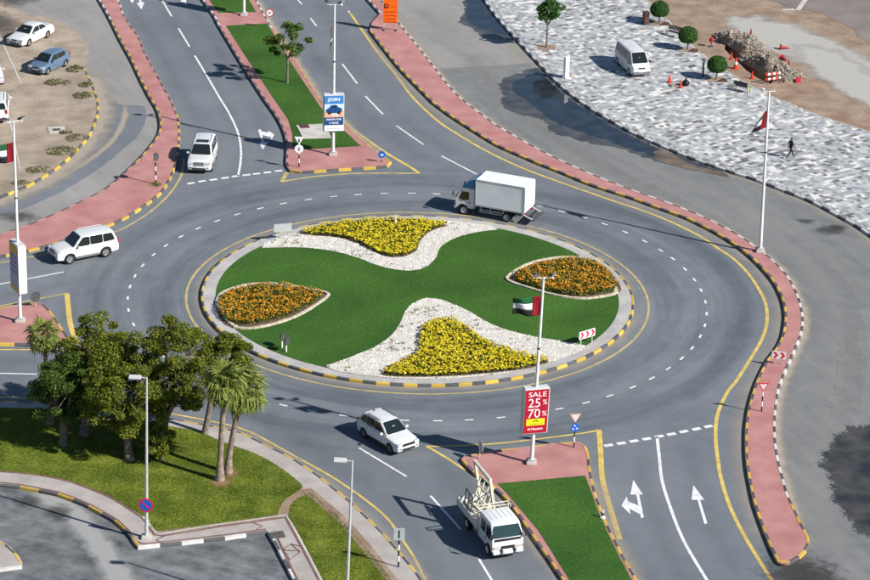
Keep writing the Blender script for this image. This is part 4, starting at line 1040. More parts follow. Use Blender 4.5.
CROSS = dict(L=4.30, W=1.80, H=1.63, wb=2.67, r=.345, ao=.02, belt=1.02, clear=.26, top=[(-2.15, .80), (-2.09, 1.0), (-1.9, 1.03), (.8, 1.02), (.95, 1.02), (1.65, .93), (1.95, .85), (2.10, .72), (2.15, .6)],
             gh=(1.0, .18, -1.62, -2.02), tumble=.73, win=[(.85, -.33), (-.37, -1.2), (-1.24, -1.85)], wtop=.86, rimmat='grey_trim', lamp_z=.76, tail_z=.98, tail_h=.26, grille_z=.72, grille_w=.95, grille_h=.16, paint='car_white', rails='black_trim', trim='black_trim', suv=True, antenna=True, rplate=.72)
SEDAN = dict(L=4.80, W=1.80, H=1.48, wb=2.72, r=.32, ao=.08, belt=.96, clear=.2, top=[(-2.40, .74), (-2.32, .93), (-2.1, .99), (-1.5, 1.0), (.9, .95), (1.15, .93), (1.9, .82), (2.25, .74), (2.37, .62), (2.40, .54)],
             gh=(1.18, .32, -.92, -1.72), tumble=.70, win=[(1.0, -.22), (-.27, -1.3)], wtop=.86, lamp_z=.66, tail_z=.82, tail_h=.18, grille_z=.64, grille_w=.62, grille_h=.10, paint='car_white', rplate=.62, belt_r=1.0)
HATCH = dict(L=4.02, W=1.68, H=1.50, wb=2.50, r=.31, ao=.08, belt=.95, clear=.2, top=[(-2.01, .72), (-1.96, .92), (-1.75, .96), (.8, .94), (1.05, .93), (1.6, .83), (1.86, .75), (1.98, .62), (2.01, .54)],
             gh=(1.15, .35, -1.42, -1.92), tumble=.73, win=[(.95, -.2), (-.25, -1.3)], wtop=.86, lamp_z=.66, tail_z=.92, tail_h=.30, grille_z=.64, grille_w=.55, grille_h=.10, paint='car_blue', rplate=.7, suv=True)
VAN = dict(L=4.70, W=1.70, H=1.98, wb=2.94, r=.33, ao=.0, belt=1.12, clear=.24, top=[(-2.35, .95), (-2.31, 1.08), (-2.2, 1.12), (1.7, 1.12), (1.95, 1.08), (2.22, .98), (2.32, .84), (2.35, .66)],
           gh=(2.0, 1.22, -2.16, -2.30), tumble=.80, win=[(1.6, .70), (.64, -.74), (-.80, -2.1)], wtop=.84, lamp_z=.84, tail_z=1.0, tail_h=.34, grille_z=.84, grille_w=.62, grille_h=.12, paint='car_white_dusty', suv=True, rimmat='rim_white', handles=(.82, -.6), rplate=.8, mirror='black_trim', bumper='grey_trim')
def from_wheels(pf, pr, side, S, tr=None):
    """position and heading from the picture points where the near front and rear tyres touch the road"""
    a, b = G(*pf), G(*pr); h = a-b; ang = math.atan2(h.y, h.x); mid = (a+b)/2
    left = Vector((-math.sin(ang), math.cos(ang), 0)); fwd = Vector((math.cos(ang), math.sin(ang), 0))
    c = mid-left*side*(S['W']/2-.1)-fwd*S.get('ao', 0)
    return (c.x, c.y, 0), ang
V1 = dict(SUV, antenna=False)
loc, a = from_wheels((69.8, 264), (105.5, 257), 1, V1); car('sport_utility_vehicle', 'white off-road car driving left out of the roundabout beside the pink island', 'car', (loc[0], loc[1], .011), a, V1, 'moving vehicles')
V2 = dict(SUV, sunroof=True); f = (G(187, 173.4)+G(211.4, 174.3))/2; a = R(-92.5); car('sport_utility_vehicle', 'white off-road car facing the camera, waiting at the give way line', 'car', (f.x-math.cos(a)*2.15, f.y-math.sin(a)*2.15, .011), a, V2, 'moving vehicles')
loc, a = from_wheels((390.9, 454), (364, 437.8), -1, CROSS); car('crossover_car', 'white crossover with black roof rails leaving by the lower exit', 'car', (loc[0], loc[1], .011), a, CROSS, 'moving vehicles')
loc, a = from_wheels((28.4, 46.5), (47.4, 38), 1, SEDAN); car('sedan_car', 'white four-door saloon parked on the sandy lot', 'car', (loc[0], loc[1], .046), a, SEDAN, 'parked cars')
loc, a = from_wheels((47.4, 75), (65.2, 66.9), 1, HATCH); car('hatchback_car', 'blue-grey hatchback parked in front of the white saloon', 'car', (loc[0], loc[1], .046), a, HATCH, 'parked cars')
loc, a = from_wheels((629.7, 77.6), (617.6, 66.4), -1, VAN); car('minivan', 'white minibus parked on the grey paved plaza', 'van', (loc[0], loc[1], .197), a, VAN, 'parked cars')
V9 = dict(CROSS, rails=None); f = G(-6, 88); a = R(-75); car('crossover_car', 'white car cut off by the left edge, nose showing beside the blue-grey hatchback', 'car', (f.x-math.cos(a)*2.15, f.y-math.sin(a)*2.15, .046), a, V9, 'parked cars')
V10 = dict(SUV); f = G(-3, 125); a = R(97); car('sport_utility_vehicle', 'white off-road car cut off by the left edge, its rear window and tail lamp showing', 'car', (f.x+math.cos(a)*2.3, f.y+math.sin(a)*2.3, .046), a, V10, 'parked cars')

# ---- light trucks
def truck_base(t, wb, ao, W, cab_back, rear, r=.37):
    MB().box((ao-.1, .40, .62), (rear, .09, .2)).build('chassis_rail', 'steel_dark', t); MB().box((ao-.1, -.40, .62), (rear, .09, .2)).build('chassis_rail', 'steel_dark', t)
    for a in (ao+wb/2, ao-wb/2): MB().tube([(a, -W/2+.3, r), (a, W/2-.3, r)], .09, 10).build('axle', 'steel_dark', t)
    for s_ in (1, -1):
        wheel(t, ao+wb/2, s_*(W/2-.13), r, .24, s_, 'rim_white', 5)
        for k in (0, 1): wheel(t, ao-wb/2, s_*(W/2-.12-.24*k), r, .21, s_, 'rim_white', 5)
    MB().tube([(ao+.25, -.72, .58), (ao-.75, -.72, .58)], .2, 14).build('fuel_tank', 'grey_trim', t, sm=40)
    MB().box((ao+.0, .70, .60), (.6, .32, .3)).build('battery_box', 'black_trim', t, bevel=.02)
def cab(t, xf, xb, W, H, paint, crew=False, glassm='glass'):
    """forward-control cab: side profile extruded, narrowing at the roof"""
    z0 = .52; zb = 1.30
    prof = [(xf-.02, z0), (xf, z0+.25), (xf-.02, zb-.12), (xf-.08, zb), (xf-.46, H-.10), (xf-.62, H), (xb+.06, H), (xb, H-.07), (xb, z0+.05), (xf-.55, z0+.05)]
    # wheel arch in the lower edge
    ax = xf-.62; ar = .46; arch = [(ax+ar*math.cos(k), .40+ar*math.sin(k)) for k in [R(d) for d in range(168, 11, -12)]]
    arch = [p for p in arch if p[1] > z0+.04]
    low = [(xb, z0+.05)]+arch+[(xf-.02, z0)]
    prof = prof[1:9]+[p for p in low[1:]]
    hw = W/2; b = MB(); rings = []
    def yw(z): return hw*(1-.10*max(0, (z-zb)/(H-zb))**1.3)
    cols_ = [-1, -.93, 0, .93, 1]
    for c_ in cols_:
        rr = []
        for x, z in prof:
            ins = .05 if abs(c_) == 1 else 0
            cx, cz = (xf+xb)/2, 1.3
            rr.append(Vector((x-ins*.8*(1 if x > cx else -1)*(.5 if abs(x-cx) > .4 else 0), c_*yw(z), z-ins*(.6 if z > H-.12 else 0))))
        rings.append(rr)
    loft(rings).build('cab', paint, t, sm=35)
    def slab(nm, pts, nrm, gm, th=.014):
        n = len(pts); q = [p+nrm*th for p in pts]; q0 = [p-nrm*.03 for p in pts]
        return MB().add(q+q0, [tuple(range(n))]+[(i, (i+1) % n, n+(i+1) % n, n+i) for i in range(n)]).build(nm, gm, t)
    a, c_ = Vector((xf-.08, 0, zb)), Vector((xf-.46, 0, H-.10)); nr = Vector((c_.z-a.z, 0, a.x-c_.x)).normalized()
    p0, p1 = a.lerp(c_, .08), a.lerp(c_, .92)
    slab('windscreen', [Vector((p0.x, -yw(p0.z)*.90, p0.z)), Vector((p0.x, yw(p0.z)*.90, p0.z)), Vector((p0.x, yw(p0.z)*.93, p0.z+.12)), Vector((p1.x, yw(p1.z)*.88, p1.z)), Vector((p1.x, -yw(p1.z)*.88, p1.z)), Vector((p0.x, -yw(p0.z)*.93, p0.z+.12))], nr, glassm)
    MB().box((xf-.02, 0, zb-.02), (.12, W*.84, .11)).build('wiper_cowl', 'black_trim', t, bevel=.02)
    for s_ in (1, -1):
        wins = [[(xf-.30, 1.30), (xf-.52, H-.30), (xf-1.08, H-.30), (xf-1.08, 1.24), (xf-.55, 1.16)]]
        if crew: wins.append([(xf-1.30, 1.26), (xf-1.30, H-.30), (xf-1.92, H-.30), (xf-1.92, 1.26)])
        for wv in wins: slab('side_window', [Vector((x, s_*yw(z), z)) for x, z in (wv if s_ > 0 else wv[::-1])], Vector((0, s_, 0)), 'glass', .012)
        MB().box((xf+.12, s_*(hw+.14), 1.62), (.05, .20, .34)).build('mirror', 'black_trim', t, bevel=.02)
        MB().tube([(xf-.10, s_*hw*.93, 1.30), (xf+.10, s_*(hw+.13), 1.42), (xf+.10, s_*(hw+.13), 1.85), (xf-.25, s_*hw*.9, 1.95)], .014, 5).build('mirror_arm', 'black_trim', t)
        MB().box((xf-.02, s_*(hw-.27), .80), (.10, .40, .17)).build('headlight', 'headlamp', t, bevel=.025)
        MB().box((xf-.05, s_*(hw-.03), .80), (.12, .08, .16)).build('indicator', 'amber', t, bevel=.015)
        MB().box((xf-1.12, s_*(hw+.005), 1.02), (.16, .03, .05)).build('door_handle', 'black_trim', t)
        MB().box((xf-.62, s_*(hw-.12), .90), (.98, .06, .05)).build('mudguard', 'black_trim', t)
    MB().box((xf-.0, 0, .80), (.06, W-1.06, .19)).build('grille', 'black_trim', t, bevel=.015)
    MB().box((xf+.02, 0, .52), (.20, W*.98, .22)).build('bumper', paint, t, bevel=.04)
    MB().box((xf+.125, 0, .50), (.02, .5, .11)).build('number_plate', 'plate', t)
    MB().box((xf+.115, 0, .42), (.02, W*.6, .07)).build('air_intake', 'black_trim', t)

# box truck on the roundabout
a_, b_ = G(464, 214.5), G(506.6, 222); hv = a_-b_; ang = math.atan2(hv.y, hv.x); mid = (a_+b_)/2; left = Vector((-math.sin(ang), math.cos(ang), 0))
cpos = mid-left*.90
t = thing('box_truck', 'white box truck with blue roof deflector circling the far side of the roundabout', 'truck', (cpos.x, cpos.y, .011), ang, 'moving vehicles')
truck_base(t, 3.40, 0, 2.0, 1.0, 5.3); cab(t, 2.42, .92, 1.95, 2.12, 'car_white_dusty')
MB().prism([(2.02, 2.10), (1.75, 2.42), (1.25, 2.78), (.92, 2.82), (.92, 2.10)], 'y', -.84, .84).build('wind_deflector', 'deflector_blue', t, bevel=.06, sm=40)
bx0, bx1, bw, bz0, bz1 = -3.10, .80, 2.08, .92, 2.98
cb_ = MB().box(((bx0+bx1)/2, 0, (bz0+bz1)/2), (bx1-bx0, bw, bz1-bz0)).build('cargo_box', 'truck_box', t, bevel=.02)
for s_ in (1, -1):
    MB().box(((bx0+bx1)/2, s_*(bw/2+.004), bz1-.04), (bx1-bx0+.02, .03, .10)).build('top_rail', 'truck_rib', cb_)
    MB().box(((bx0+bx1)/2, s_*(bw/2+.004), bz0+.05), (bx1-bx0+.02, .03, .12)).build('bottom_rail', 'truck_rib', cb_)
    for x in (bx0+.03, bx1-.03): MB().box((x, s_*(bw/2+.005), (bz0+bz1)/2), (.09, .03, bz1-bz0-.24)).build('corner_post', 'truck_rib', cb_)
    MB().box((-.55, s_*.93, .62), (2.1, .04, .05)).build('side_guard', 'lamp_grey', t); MB().box((-.55, s_*.93, .46), (2.1, .04, .05)).build('side_guard', 'lamp_grey', t)
    for x in (.35, -.4, -1.45): MB().box((x, s_*.92, .66), (.05, .04, .44)).build('guard_post', 'lamp_grey', t)
    d = MB().box((bx0-.02, s_*.51, (bz0+bz1)/2), (.05, 1.0, bz1-bz0-.16)).build('rear_door', 'truck_box', t, bevel=.01)
    for y in (.15, .78): MB().tube([(bx0-.055, s_*y, bz0+.12), (bx0-.055, s_*y, bz1-.12)], .02, 6).build('lock_bar', 'lamp_grey', d)
    for z in (1.3, 1.9, 2.5): MB().box((bx0-.05, s_*.99, z), (.03, .08, .07)).build('hinge', 'truck_rib', d)
    MB().box((bx0+.05, s_*.75, .72), (.10, .34, .12)).build('tail_light', 'tail_red', t)
MB().box((bx0-.20, 0, .50), (.10, 1.95, .14)).build('rear_bumper', 'black_trim', t)
tl = MB(); 
for s_ in (1, -1): tl.tube([(bx0+.1, s_*.9, .78), (bx0-.65, s_*.9, .50)], .045, 6)
tl.build('lift_arm', 'lamp_grey', t); MB().box((bx0-.62, 0, .50), (.42, 2.0, .07)).build('tail_lift', 'steel_dark', t)
for x, zz in ((2.05, .45), (-1.1, .45)):
    for s_ in (1, -1): MB().box((x-.75 if x < 0 else x-1.05, s_*.86, zz), (.03, .3, .42)).build('mudflap', 'black_trim', t)

# crew-cab open truck carrying a steel frame
fc = (G(492, 563)+G(524, 557.6))/2; ang = R(-69.5); fw = Vector((math.cos(ang), math.sin(ang), 0)); cpos = fc-fw*2.95
t = thing('flatbed_truck', 'white crew-cab open truck loaded with a tall cream frame, on the lower exit', 'truck', (cpos.x, cpos.y, .011), ang, 'moving vehicles')
truck_base(t, 3.35, .35, 1.95, .8, 5.6); cab(t, 2.85, .55, 1.90, 2.16, 'car_white', True, 'glass_teal')
for k in range(5): MB().box((1.28, -.6+.3*k, 2.165), (1.25, .035, .02)).build('roof_rib', 'car_white', t)
bl0, bl1 = -2.95, .42
MB().box(((bl0+bl1)/2, 0, .90), (bl1-bl0, 1.96, .12)).build('cargo_bed', 'cream_steel', t)
for s_ in (1, -1):
    d = MB().box(((bl0+bl1)/2, s_*.97, 1.14), (bl1-bl0, .05, .36)).build('drop_side', 'car_white_dusty', t, bevel=.01)
    for k in range(4): MB().box((bl0+.3+k*.9, s_*1.0, 1.14), (.06, .03, .34)).build('side_stake', 'lamp_grey', d)
    MB().box((bl0+.02, s_*.8, .74), (.08, .3, .12)).build('tail_light', 'tail_red', t)
d = MB().box((bl0, 0, 1.14), (.05, 1.90, .36)).build('tailgate', 'car_white_dusty', t, bevel=.01)
for y in (-.85, -.3, .3, .85): MB().tube([(bl0+.03, y, 1.3), (bl0+.03, y, 1.55)], .02, 6).build('tailgate_post', 'lamp_grey', d)
rk = MB()
for y in (-.92, 0, .92): rk.tube([(.40, y, .95), (.40, y, 2.40)], .03, 8)
for z in (1.5, 1.95, 2.40): rk.tube([(.40, -.95, z), (.40, .95, z)], .03, 8)
for y in (-.92, .92): rk.tube([(.40, y, 2.40), (.75, y, 2.40), (.75, y, 2.18)], .026, 8)
rk.tube([(.75, -.95, 2.40), (.75, .95, 2.40)], .026, 8)
rk.build('headboard_rack', 'cream_steel', t, sm=40)
RZ = Matrix.Translation((cpos.x, cpos.y, 0)) @ Matrix.Rotation(ang, 4, 'Z')
# the load, things of their own standing on the bed
def put(o, lx, ly, lz, rz=0, tilt=0):
    q = RZ @ Vector((lx, ly, lz)); o.location = q; o.rotation_euler = (tilt, 0, ang+rz); return o
fr = tag(bpy.data.objects.new('steel_frame', None), 'tall cream rectangular steel frame standing on the open truck bed', 'frame'); col.objects.link(fr); put(fr, -1.25, .35, .975, 0, R(9))
for x in (-1.22, 1.22): MB().box((x, 0, 1.45), (.20, .16, 2.9)).build('frame_post', 'cream_steel', fr, bevel=.012)
MB().box((0, 0, 2.80), (2.24, .158, .20)).build('frame_beam', 'cream_steel', fr, bevel=.012); MB().box((0, 0, .10), (2.24, .158, .20)).build('frame_beam', 'cream_steel', fr, bevel=.012)
la = tag(bpy.data.objects.new('lattice_panel', None), 'cream lattice steel panel leaning against the tall frame on the truck', 'panel'); col.objects.link(la); put(la, -1.55, -.15, .975, R(4), R(-16))
for x in (-.85, -.3, .3, .85): MB().box((x, 0, .95), (.07, .07, 1.9)).build('upright', 'cream_steel', la)
for z in (.06, .65, 1.25, 1.86): MB().box((0, .012, z), (1.76, .06, .07)).build('cross_bar', 'cream_steel', la)
MB().tube([(-.85, -.02, .1), (.85, -.02, 1.8)], .03, 6).build('diagonal', 'steel_dark', la)
lb = tag(bpy.data.objects.new('lattice_panel', None), 'dark steel lattice panel at the tail of the truck bed', 'panel'); col.objects.link(lb); put(lb, -2.1, -.62, .975, R(-3), R(-6))
for x in (-.6, 0, .6): MB().box((x, 0, .5), (.06, .06, 1.0)).build('upright', 'steel_dark', lb)
for z in (.05, .5, .96): MB().box((0, .01, z), (1.26, .05, .06)).build('cross_bar', 'steel_dark', lb)
bd = tag(bpy.data.objects.new('board_stack', None), 'flat cream boards lying on the truck bed', 'boards'); col.objects.link(bd); put(bd, -.9, .62, .96)
for k in range(3): MB().box((k*.05, -.02*k, .03+.06*k), (2.3, .45, .055), rz=.02*k).build('board', 'cream_steel', bd)

# ---- lettering
def text_mesh(body, size, mt, xs=1.0, bold=0.0):
    cu = bpy.data.curves.new('lettering', 'FONT'); cu.body = body; cu.size = size; cu.align_x = 'CENTER'; cu.align_y = 'CENTER'; cu.offset = bold; cu.resolution_u = 3
    ob = bpy.data.objects.new('lettering', cu); col.objects.link(ob)
    me = bpy.data.meshes.new_from_object(ob.evaluated_get(bpy.context.evaluated_depsgraph_get()))
    bpy.data.objects.remove(ob); me.materials.clear(); me.materials.append(MATS[mt]); me.name = 'lettering'
    co = np.zeros(len(me.vertices)*3, np.float32); me.vertices.foreach_get('co', co); co = co.reshape(-1, 3)
    out = np.stack([co[:, 0]*xs, -co[:, 2], co[:, 1]], 1); me.vertices.foreach_set('co', out.reshape(-1).astype(np.float32)); me.update()
    return me
def letters(body, size, mt, parent, x, y, z, xs=1.0, bold=0.0):
    o = link('lettering', text_mesh(body, size, mt, xs, bold), parent); o.location = (x, y, z); return o
def panel(nm, x0, x1, z0, z1, y, mt, parent, th=.01): return MB().box(((x0+x1)/2, y-th/2, (z0+z1)/2), (x1-x0, th, z1-z0)).build(nm, mt, parent)

# ---- tall lamp columns with flags and advertising boxes
def board(t, z0, z1, wd, dp, rz, kind):
    b = MB().box((0, 0, (z0+z1)/2), (wd, dp, z1-z0)).build('advert_box', 'lamp_grey', t, bevel=.05, sm=40); b.rotation_euler.z = rz
    h = z1-z0; hw = wd/2-.07; y = -dp/2-.004; zc = (z0+z1)/2
    if kind == 'sale':
        panel('poster', -hw, hw, z0+.08, z1-.08, y, 'ad_red', b); y -= .013
        letters('SALE', .46, 'sign_white', b, .02, y, z1-.40, 1.2, .002); letters('25', .84, 'sign_white', b, -.15, y, z1-.98, 1.0); letters('%', .48, 'sign_white', b, .52, y, z1-.94, .95)
        letters('70', .84, 'sign_white', b, -.15, y, z1-1.68, 1.0); letters('%', .48, 'sign_white', b, .52, y, z1-1.70, .95); letters('to', .15, 'sign_white', b, -.1, y, z1-1.33)
        panel('yellow_block', -.60, .56, z0+.60, z0+1.04, y+.004, 'ad_yellow', b, .006); letters('Al Naseem', .22, 'sign_white', b, -.02, y, z0+.36, 1.0, .004)
        m_ = MB(); m_.add([(.17*r*math.cos(a), 0, .17*r*math.sin(a)) for k in range(9) for a in [math.pi*k/8] for r in (1, .6)], [(2*k, 2*k+1, 2*k+3, 2*k+2) for k in range(8)]); o = m_.build('arch_mark', 'ad_ink', b); o.location = (0, y-.004, z0+.80)
        for k in range(5): panel('caption', -.4+.17*k, -.28+.17*k, z0+.67, z0+.71, y-.004, 'ad_ink', b, .004)
    elif kind == 'car':
        panel('poster', -hw, hw, z0+.08, z1-.08, y, 'ad_pale', b); y -= .011
        panel('sky_block', -hw, hw, z1-.75, z1-.08, y, 'ad_sky', b, .004); panel('ground_block', -hw, hw, z0+1.15, z0+1.75, y, 'ad_sand', b, .004)
        panel('navy_block', -hw, hw, z0+.55, z0+1.2, y-.002, 'ad_navy', b, .005); panel('white_block', -hw, hw, z0+.08, z0+.56, y-.003, 'sign_white', b, .005); y -= .01
        letters('JOIN', .34, 'sign_white', b, .0, y, z1-.40, 1.3, .012)
        letters('MONTH FOR', .20, 'sign_white', b, 0, y, z0+1.02, 1.0, .006); letters('5 YEARS', .20, 'sign_white', b, 0, y, z0+.74, 1.0, .006); letters('0%', .42, 'sign_white', b, .1, y, z0+1.42, 1.0, .01)
        pr = [(-.60, 1.62), (-.62, 1.86), (-.40, 1.98), (-.22, 2.20), (.18, 2.22), (.34, 2.02), (.60, 1.94), (.62, 1.66), (.45, 1.55), (-.45, 1.55)]
        o = MB().prism([(x, z0+z) for x, z in pr], 'y', y-.004, y).build('pictured_car', 'ad_navy', b)
        for x in (-.36, .38): q = MB().disc((x, y-.008, z0+1.58), .13, 16).build('pictured_wheel', 'ad_ink', b)
        MB().prism([(x, z0+z) for x, z in [(-.18, 2.0), (-.10, 2.15), (.14, 2.16), (.24, 2.0)]], 'y', y-.008, y-.004).build('pictured_window', 'ad_ink', b)
        for k in range(6): panel('caption', -.5+.17*k, -.38+.17*k, z0+.26, z0+.32, y-.002, 'ad_lilac', b, .004)
    else:
        panel('poster', -hw, hw, z0+.08, z1-.08, y, 'ad_lilac', b); y -= .011
        panel('gold_block', -hw, hw, z1-.70, z1-.08, y, 'ad_gold', b, .004); panel('gold_block', -hw, hw, z0+.1, z0+.45, y, 'ad_gold', b, .004)
        for k in range(4):
            for j in range(5): panel('caption', -.62+.25*j, -.42+.25*j, z1-1.0-.36*k, z1-.86-.36*k, y-.002, 'ad_purple', b, .005)
        panel('side_panel', -dp/2+.03, dp/2-.03, z0+.1, z1-.1, 0, 'sign_white', b).matrix_local = Matrix.Rotation(R(90), 4, 'Z') @ Matrix.Translation((0, -wd/2-.004, 0))
    return b
def lamp_column(label, px, py, top, boardspec=None, arm_rz=0, tilt=0, group='tall lamp columns along the roundabout', zb=.19, arms=2):
    b = G(px, py); H = HZ(px, py, top)
    t = thing('lamp_column', label, 'lamp post', (b.x, b.y, zb), 0, group, tilt=(0, tilt)); H -= zb
    MB().lathe([(.13, .25), (.12, 2), (.095, H*.6), (.07, H), (.001, H+.02)], 14).build('pole', 'pole_white', t, sm=40)
    MB().lathe([(.105, H*.62), (.112, H*.62+.02), (.112, H*.62+.10), (.10, H*.62+.12)], 14).build('collar', 'steel_dark', t, sm=40)
    MB().box((0, 0, .10), (.62, .62, .22)).build('plinth', 'concrete', t, bevel=.03); MB().box((0, 0, .27), (.42, .42, .05)).build('base_plate', 'galvanised', t, bevel=.008)
    ca_, sa_ = math.cos(arm_rz), math.sin(arm_rz)
    if arms:
        MB().tube([(-.42*ca_, -.42*sa_, H-.06), (.46*ca_, .46*sa_, H-.02)], .035, 8).build('lamp_arm', 'pole_white', t)
        for s_ in ((-1, 1) if arms == 2 else (-1,)):
            lh = MB().box((0, 0, 0), (.34, .52, .14)).build('lamp_head', 'steel_dark' if arms == 2 else 'lamp_grey', t, bevel=.03)
            lh.location = (s_*.52*ca_, s_*.52*sa_+.05, H+.16); lh.rotation_euler = (R(-28), 0, arm_rz+R(32)*s_)
            link('lens', MB().box((0, 0, -.078), (.28, .44, .012)).mesh('lens', 'lamp_glass'), lh)
            link('bracket', MB().box((0, .05, -.15), (.06, .05, .2)).mesh('bracket', 'galvanised'), lh)
    if boardspec: board(t, *boardspec)
    return t, b, H
p2, b2, h2 = lamp_column('leaning lamp column with red sale advert on the bottom median', 531.2, 466, 277, (2.10, 5.15, 1.62, .55, R(17), 'sale'), R(4), R(1.3))
p3, b3, h3 = lamp_column('lamp column with blue car advert on the upper median tip', 333, 157, 4, (2.00, 5.05, 1.62, .55, R(10), 'car'), R(2))
p4, b4, h4 = lamp_column('lamp column with purple and gold advert on the left splitter island', 20.3, 324, 121, (2.25, 5.75, 1.55, .62, R(-61), 'side'), R(20))
p1, b1, h1 = lamp_column('lamp column with drooping flag on the right pink island, without advert', 760, 253.8, 91, None, R(8), R(-.9), arms=1)
p0, b0, h0 = lamp_column('lamp column on the paved strip of the upper median, cut off by the top edge', 244, 17, -140, (2.0, 5.05, 1.62, .55, R(10), 'car'), R(2))

def flag(label, org, fn, nu=20, nv=12):
    """cloth grid: fn(u,v) gives the offset from the hoist top; red band at the hoist, then green, white, black"""
    t = thing('flag', label, 'flag', org, 0, 'flags on the lamp columns')
    for nm, mt, ua, ub, va, vb in (('red_band', 'flag_red', 0, .26, 0, 1), ('green_band', 'flag_green', .26, 1, 0, 1/3), ('white_band', 'flag_white', .26, 1, 1/3, 2/3), ('black_band', 'flag_black', .26, 1, 2/3, 1)):
        b = MB(); n1 = max(3, round(nu*(ub-ua))); n2 = max(3, round(nv*(vb-va)))
        vs = [fn(lerp(ua, ub, i/n1), lerp(va, vb, j/n2)) for i in range(n1+1) for j in range(n2+1)]
        b.add(vs, [(i*(n2+1)+j, i*(n2+1)+j+1, (i+1)*(n2+1)+j+1, (i+1)*(n2+1)+j) for i in range(n1) for j in range(n2)])
        me = b.mesh(nm, mt, sm=60); o = link(nm, me, t)
        sd = o.modifiers.new('thick', 'SOLIDIFY'); sd.thickness = .006; sd.offset = 0
    return t
def on_pole(pobj, base, px, py, pyt): return HZ(px, py, pyt)
z2 = HZ(531.2, 466, 295.5); lx2 = math.sin(R(1.3))*z2
flag('flag flying out left from the leaning column above the sale advert', (b2.x+lx2-.09, b2.y-.02, z2), lambda u, v: Vector((-1.72*u-.05*math.sin(5*u), .16*math.sin(7*u+2*v)*u**.5-.25*u, -1.26*v-.16*u*(1-v)-.05*math.sin(6*u)+.05*u*v)))
z4 = HZ(20.3, 324, 142)
flag('flag flying out left from the column with the purple advert', (b4.x-.08, b4.y-.02, z4), lambda u, v: Vector((-1.6*u, .14*math.sin(7*u+2*v)*u**.5-.3*u, -1.35*v-.28*u*(1-.6*v)-.05*math.sin(6*u))))
z1 = HZ(760, 254, 109.5)
flag('flag drooping limply down and left from the column on the right pink island', (b1.x-.07+math.sin(R(-.9))*z1, b1.y-.02, z1), lambda u, v: Vector((-1.42*u**.9*(.55+.45*v), .16*math.sin(9*u+v)*u-.15*u, -1.35*v*(1-.35*u)-1.25*u**1.1-.05*math.sin(8*u)-.35*max(0, u-.6))))
z3 = HZ(333, 157, 24)
flag('flag hanging limp against the column with the car advert', (b3.x-.07, b3.y-.03, z3), lambda u, v: Vector((-.05-.16*u*(.5+.5*v)-.10*abs(math.sin(5*u+2*v)), -.05*math.sin(11*u+3*v)-.04, -1.3*v-1.35*u*(1-.2*v))))

# ---- street lamps of the car park
def street_lamp(label, b, H, tilt, sign=None):
    t = thing('street_lamp', label, 'lamp post', (b.x, b.y, .19), 0, 'street lamps by the car park', tilt=(0, tilt))
    MB().lathe([(.11, .1), (.095, 1.5), (.075, H*.6), (.055, H), (.001, H+.01)], 12).build('pole', 'galvanised', t, sm=40)
    MB().box((0, 0, .08), (.55, .55, .2)).build('plinth', 'concrete', t, bevel=.02)
    MB().tube([(0, 0, H-.05), (-.36, 0, H-.02)], .035, 8).build('lamp_arm', 'galvanised', t)
    lh = MB().box((-.66, 0, H-.02), (.72, .36, .17)).build('lamp_head', 'lamp_grey', t, bevel=.04, sm=40)
    link('lens', MB().box((-.68, 0, H-.112), (.55, .28, .02)).mesh('lens', 'lamp_glass'), lh)
    if sign is not None:
        z = sign
        sg = MB().prism([(.44*math.cos(k*math.pi/14), .44*math.sin(k*math.pi/14)) for k in range(28)], 'y', -.135, -.115).build('no_parking_sign', 'sign_red', t); sg.location = (-.02, 0, z); sg.rotation_euler = (0, 0, R(-6))
        link('blue_disc', MB().prism([(.35*math.cos(k*math.pi/14), .35*math.sin(k*math.pi/14)) for k in range(28)], 'y', -.142, -.136).mesh('blue_disc', 'sign_blue'), sg)
        o = link('red_slash', MB().box((0, -.146, 0), (.74, .006, .085)).mesh('red_slash', 'sign_red'), sg); o.rotation_euler = (0, R(43), 0)
        link('clamp', MB().box((0, -.10, 0), (.08, .06, .3)).mesh('clamp', 'steel_dark'), sg)
    return t
b5 = G(146.5, 538, .19); h5 = HZ(146.5, 538, 376)
street_lamp('grey street lamp with round no parking sign at the car park corner', b5, h5-.1, R(.9), HZ(146.5, 538, 503)-.1)
b6 = G(345.5, 628, .19); street_lamp('grey street lamp on the lower footway lawn, foot below the picture', b6, HZ(345.5, 628, 459)-.1, R(1.4))

# ---- road signs
def rods(t, pts, H, striped=False, r=.035):
    for x, y in pts:
        if striped:
            n = max(3, int(H/.34))
            for k in range(n): MB().tube([(x, y, H*k/n), (x, y, H*(k+1)/n)], r*1.25, 8, True).build('post_band', ('flag_black', 'sign_white')[k % 2], t)
        else: MB().tube([(x, y, 0), (x, y, H)], r, 8).build('post', 'galvanised', t)
def tri_down(t, z, s, front, rim, y=-.06, back=False):
    h = s*.866
    p = [(-s/2, z+h/2), (s/2, z+h/2), (0, z-h/2)]
    o = MB().prism(p, 'y', y, y-.012).build('triangle_plate', rim, t)
    if front: k = .66; MB().prism([(a*k, z+.07*s+(b-z-.07*s)*k) for a, b in p], 'y', y-.0125, y-.018).build('triangle_face', front, t)
    return o
def disc_plate(t, z, r, mt, nm='disc_plate', y=-.06, th=.012): return MB().prism([(r*math.cos(k*math.pi/14), z+r*math.sin(k*math.pi/14)) for k in range(28)], 'y', y, y-th).build(nm, mt, t)
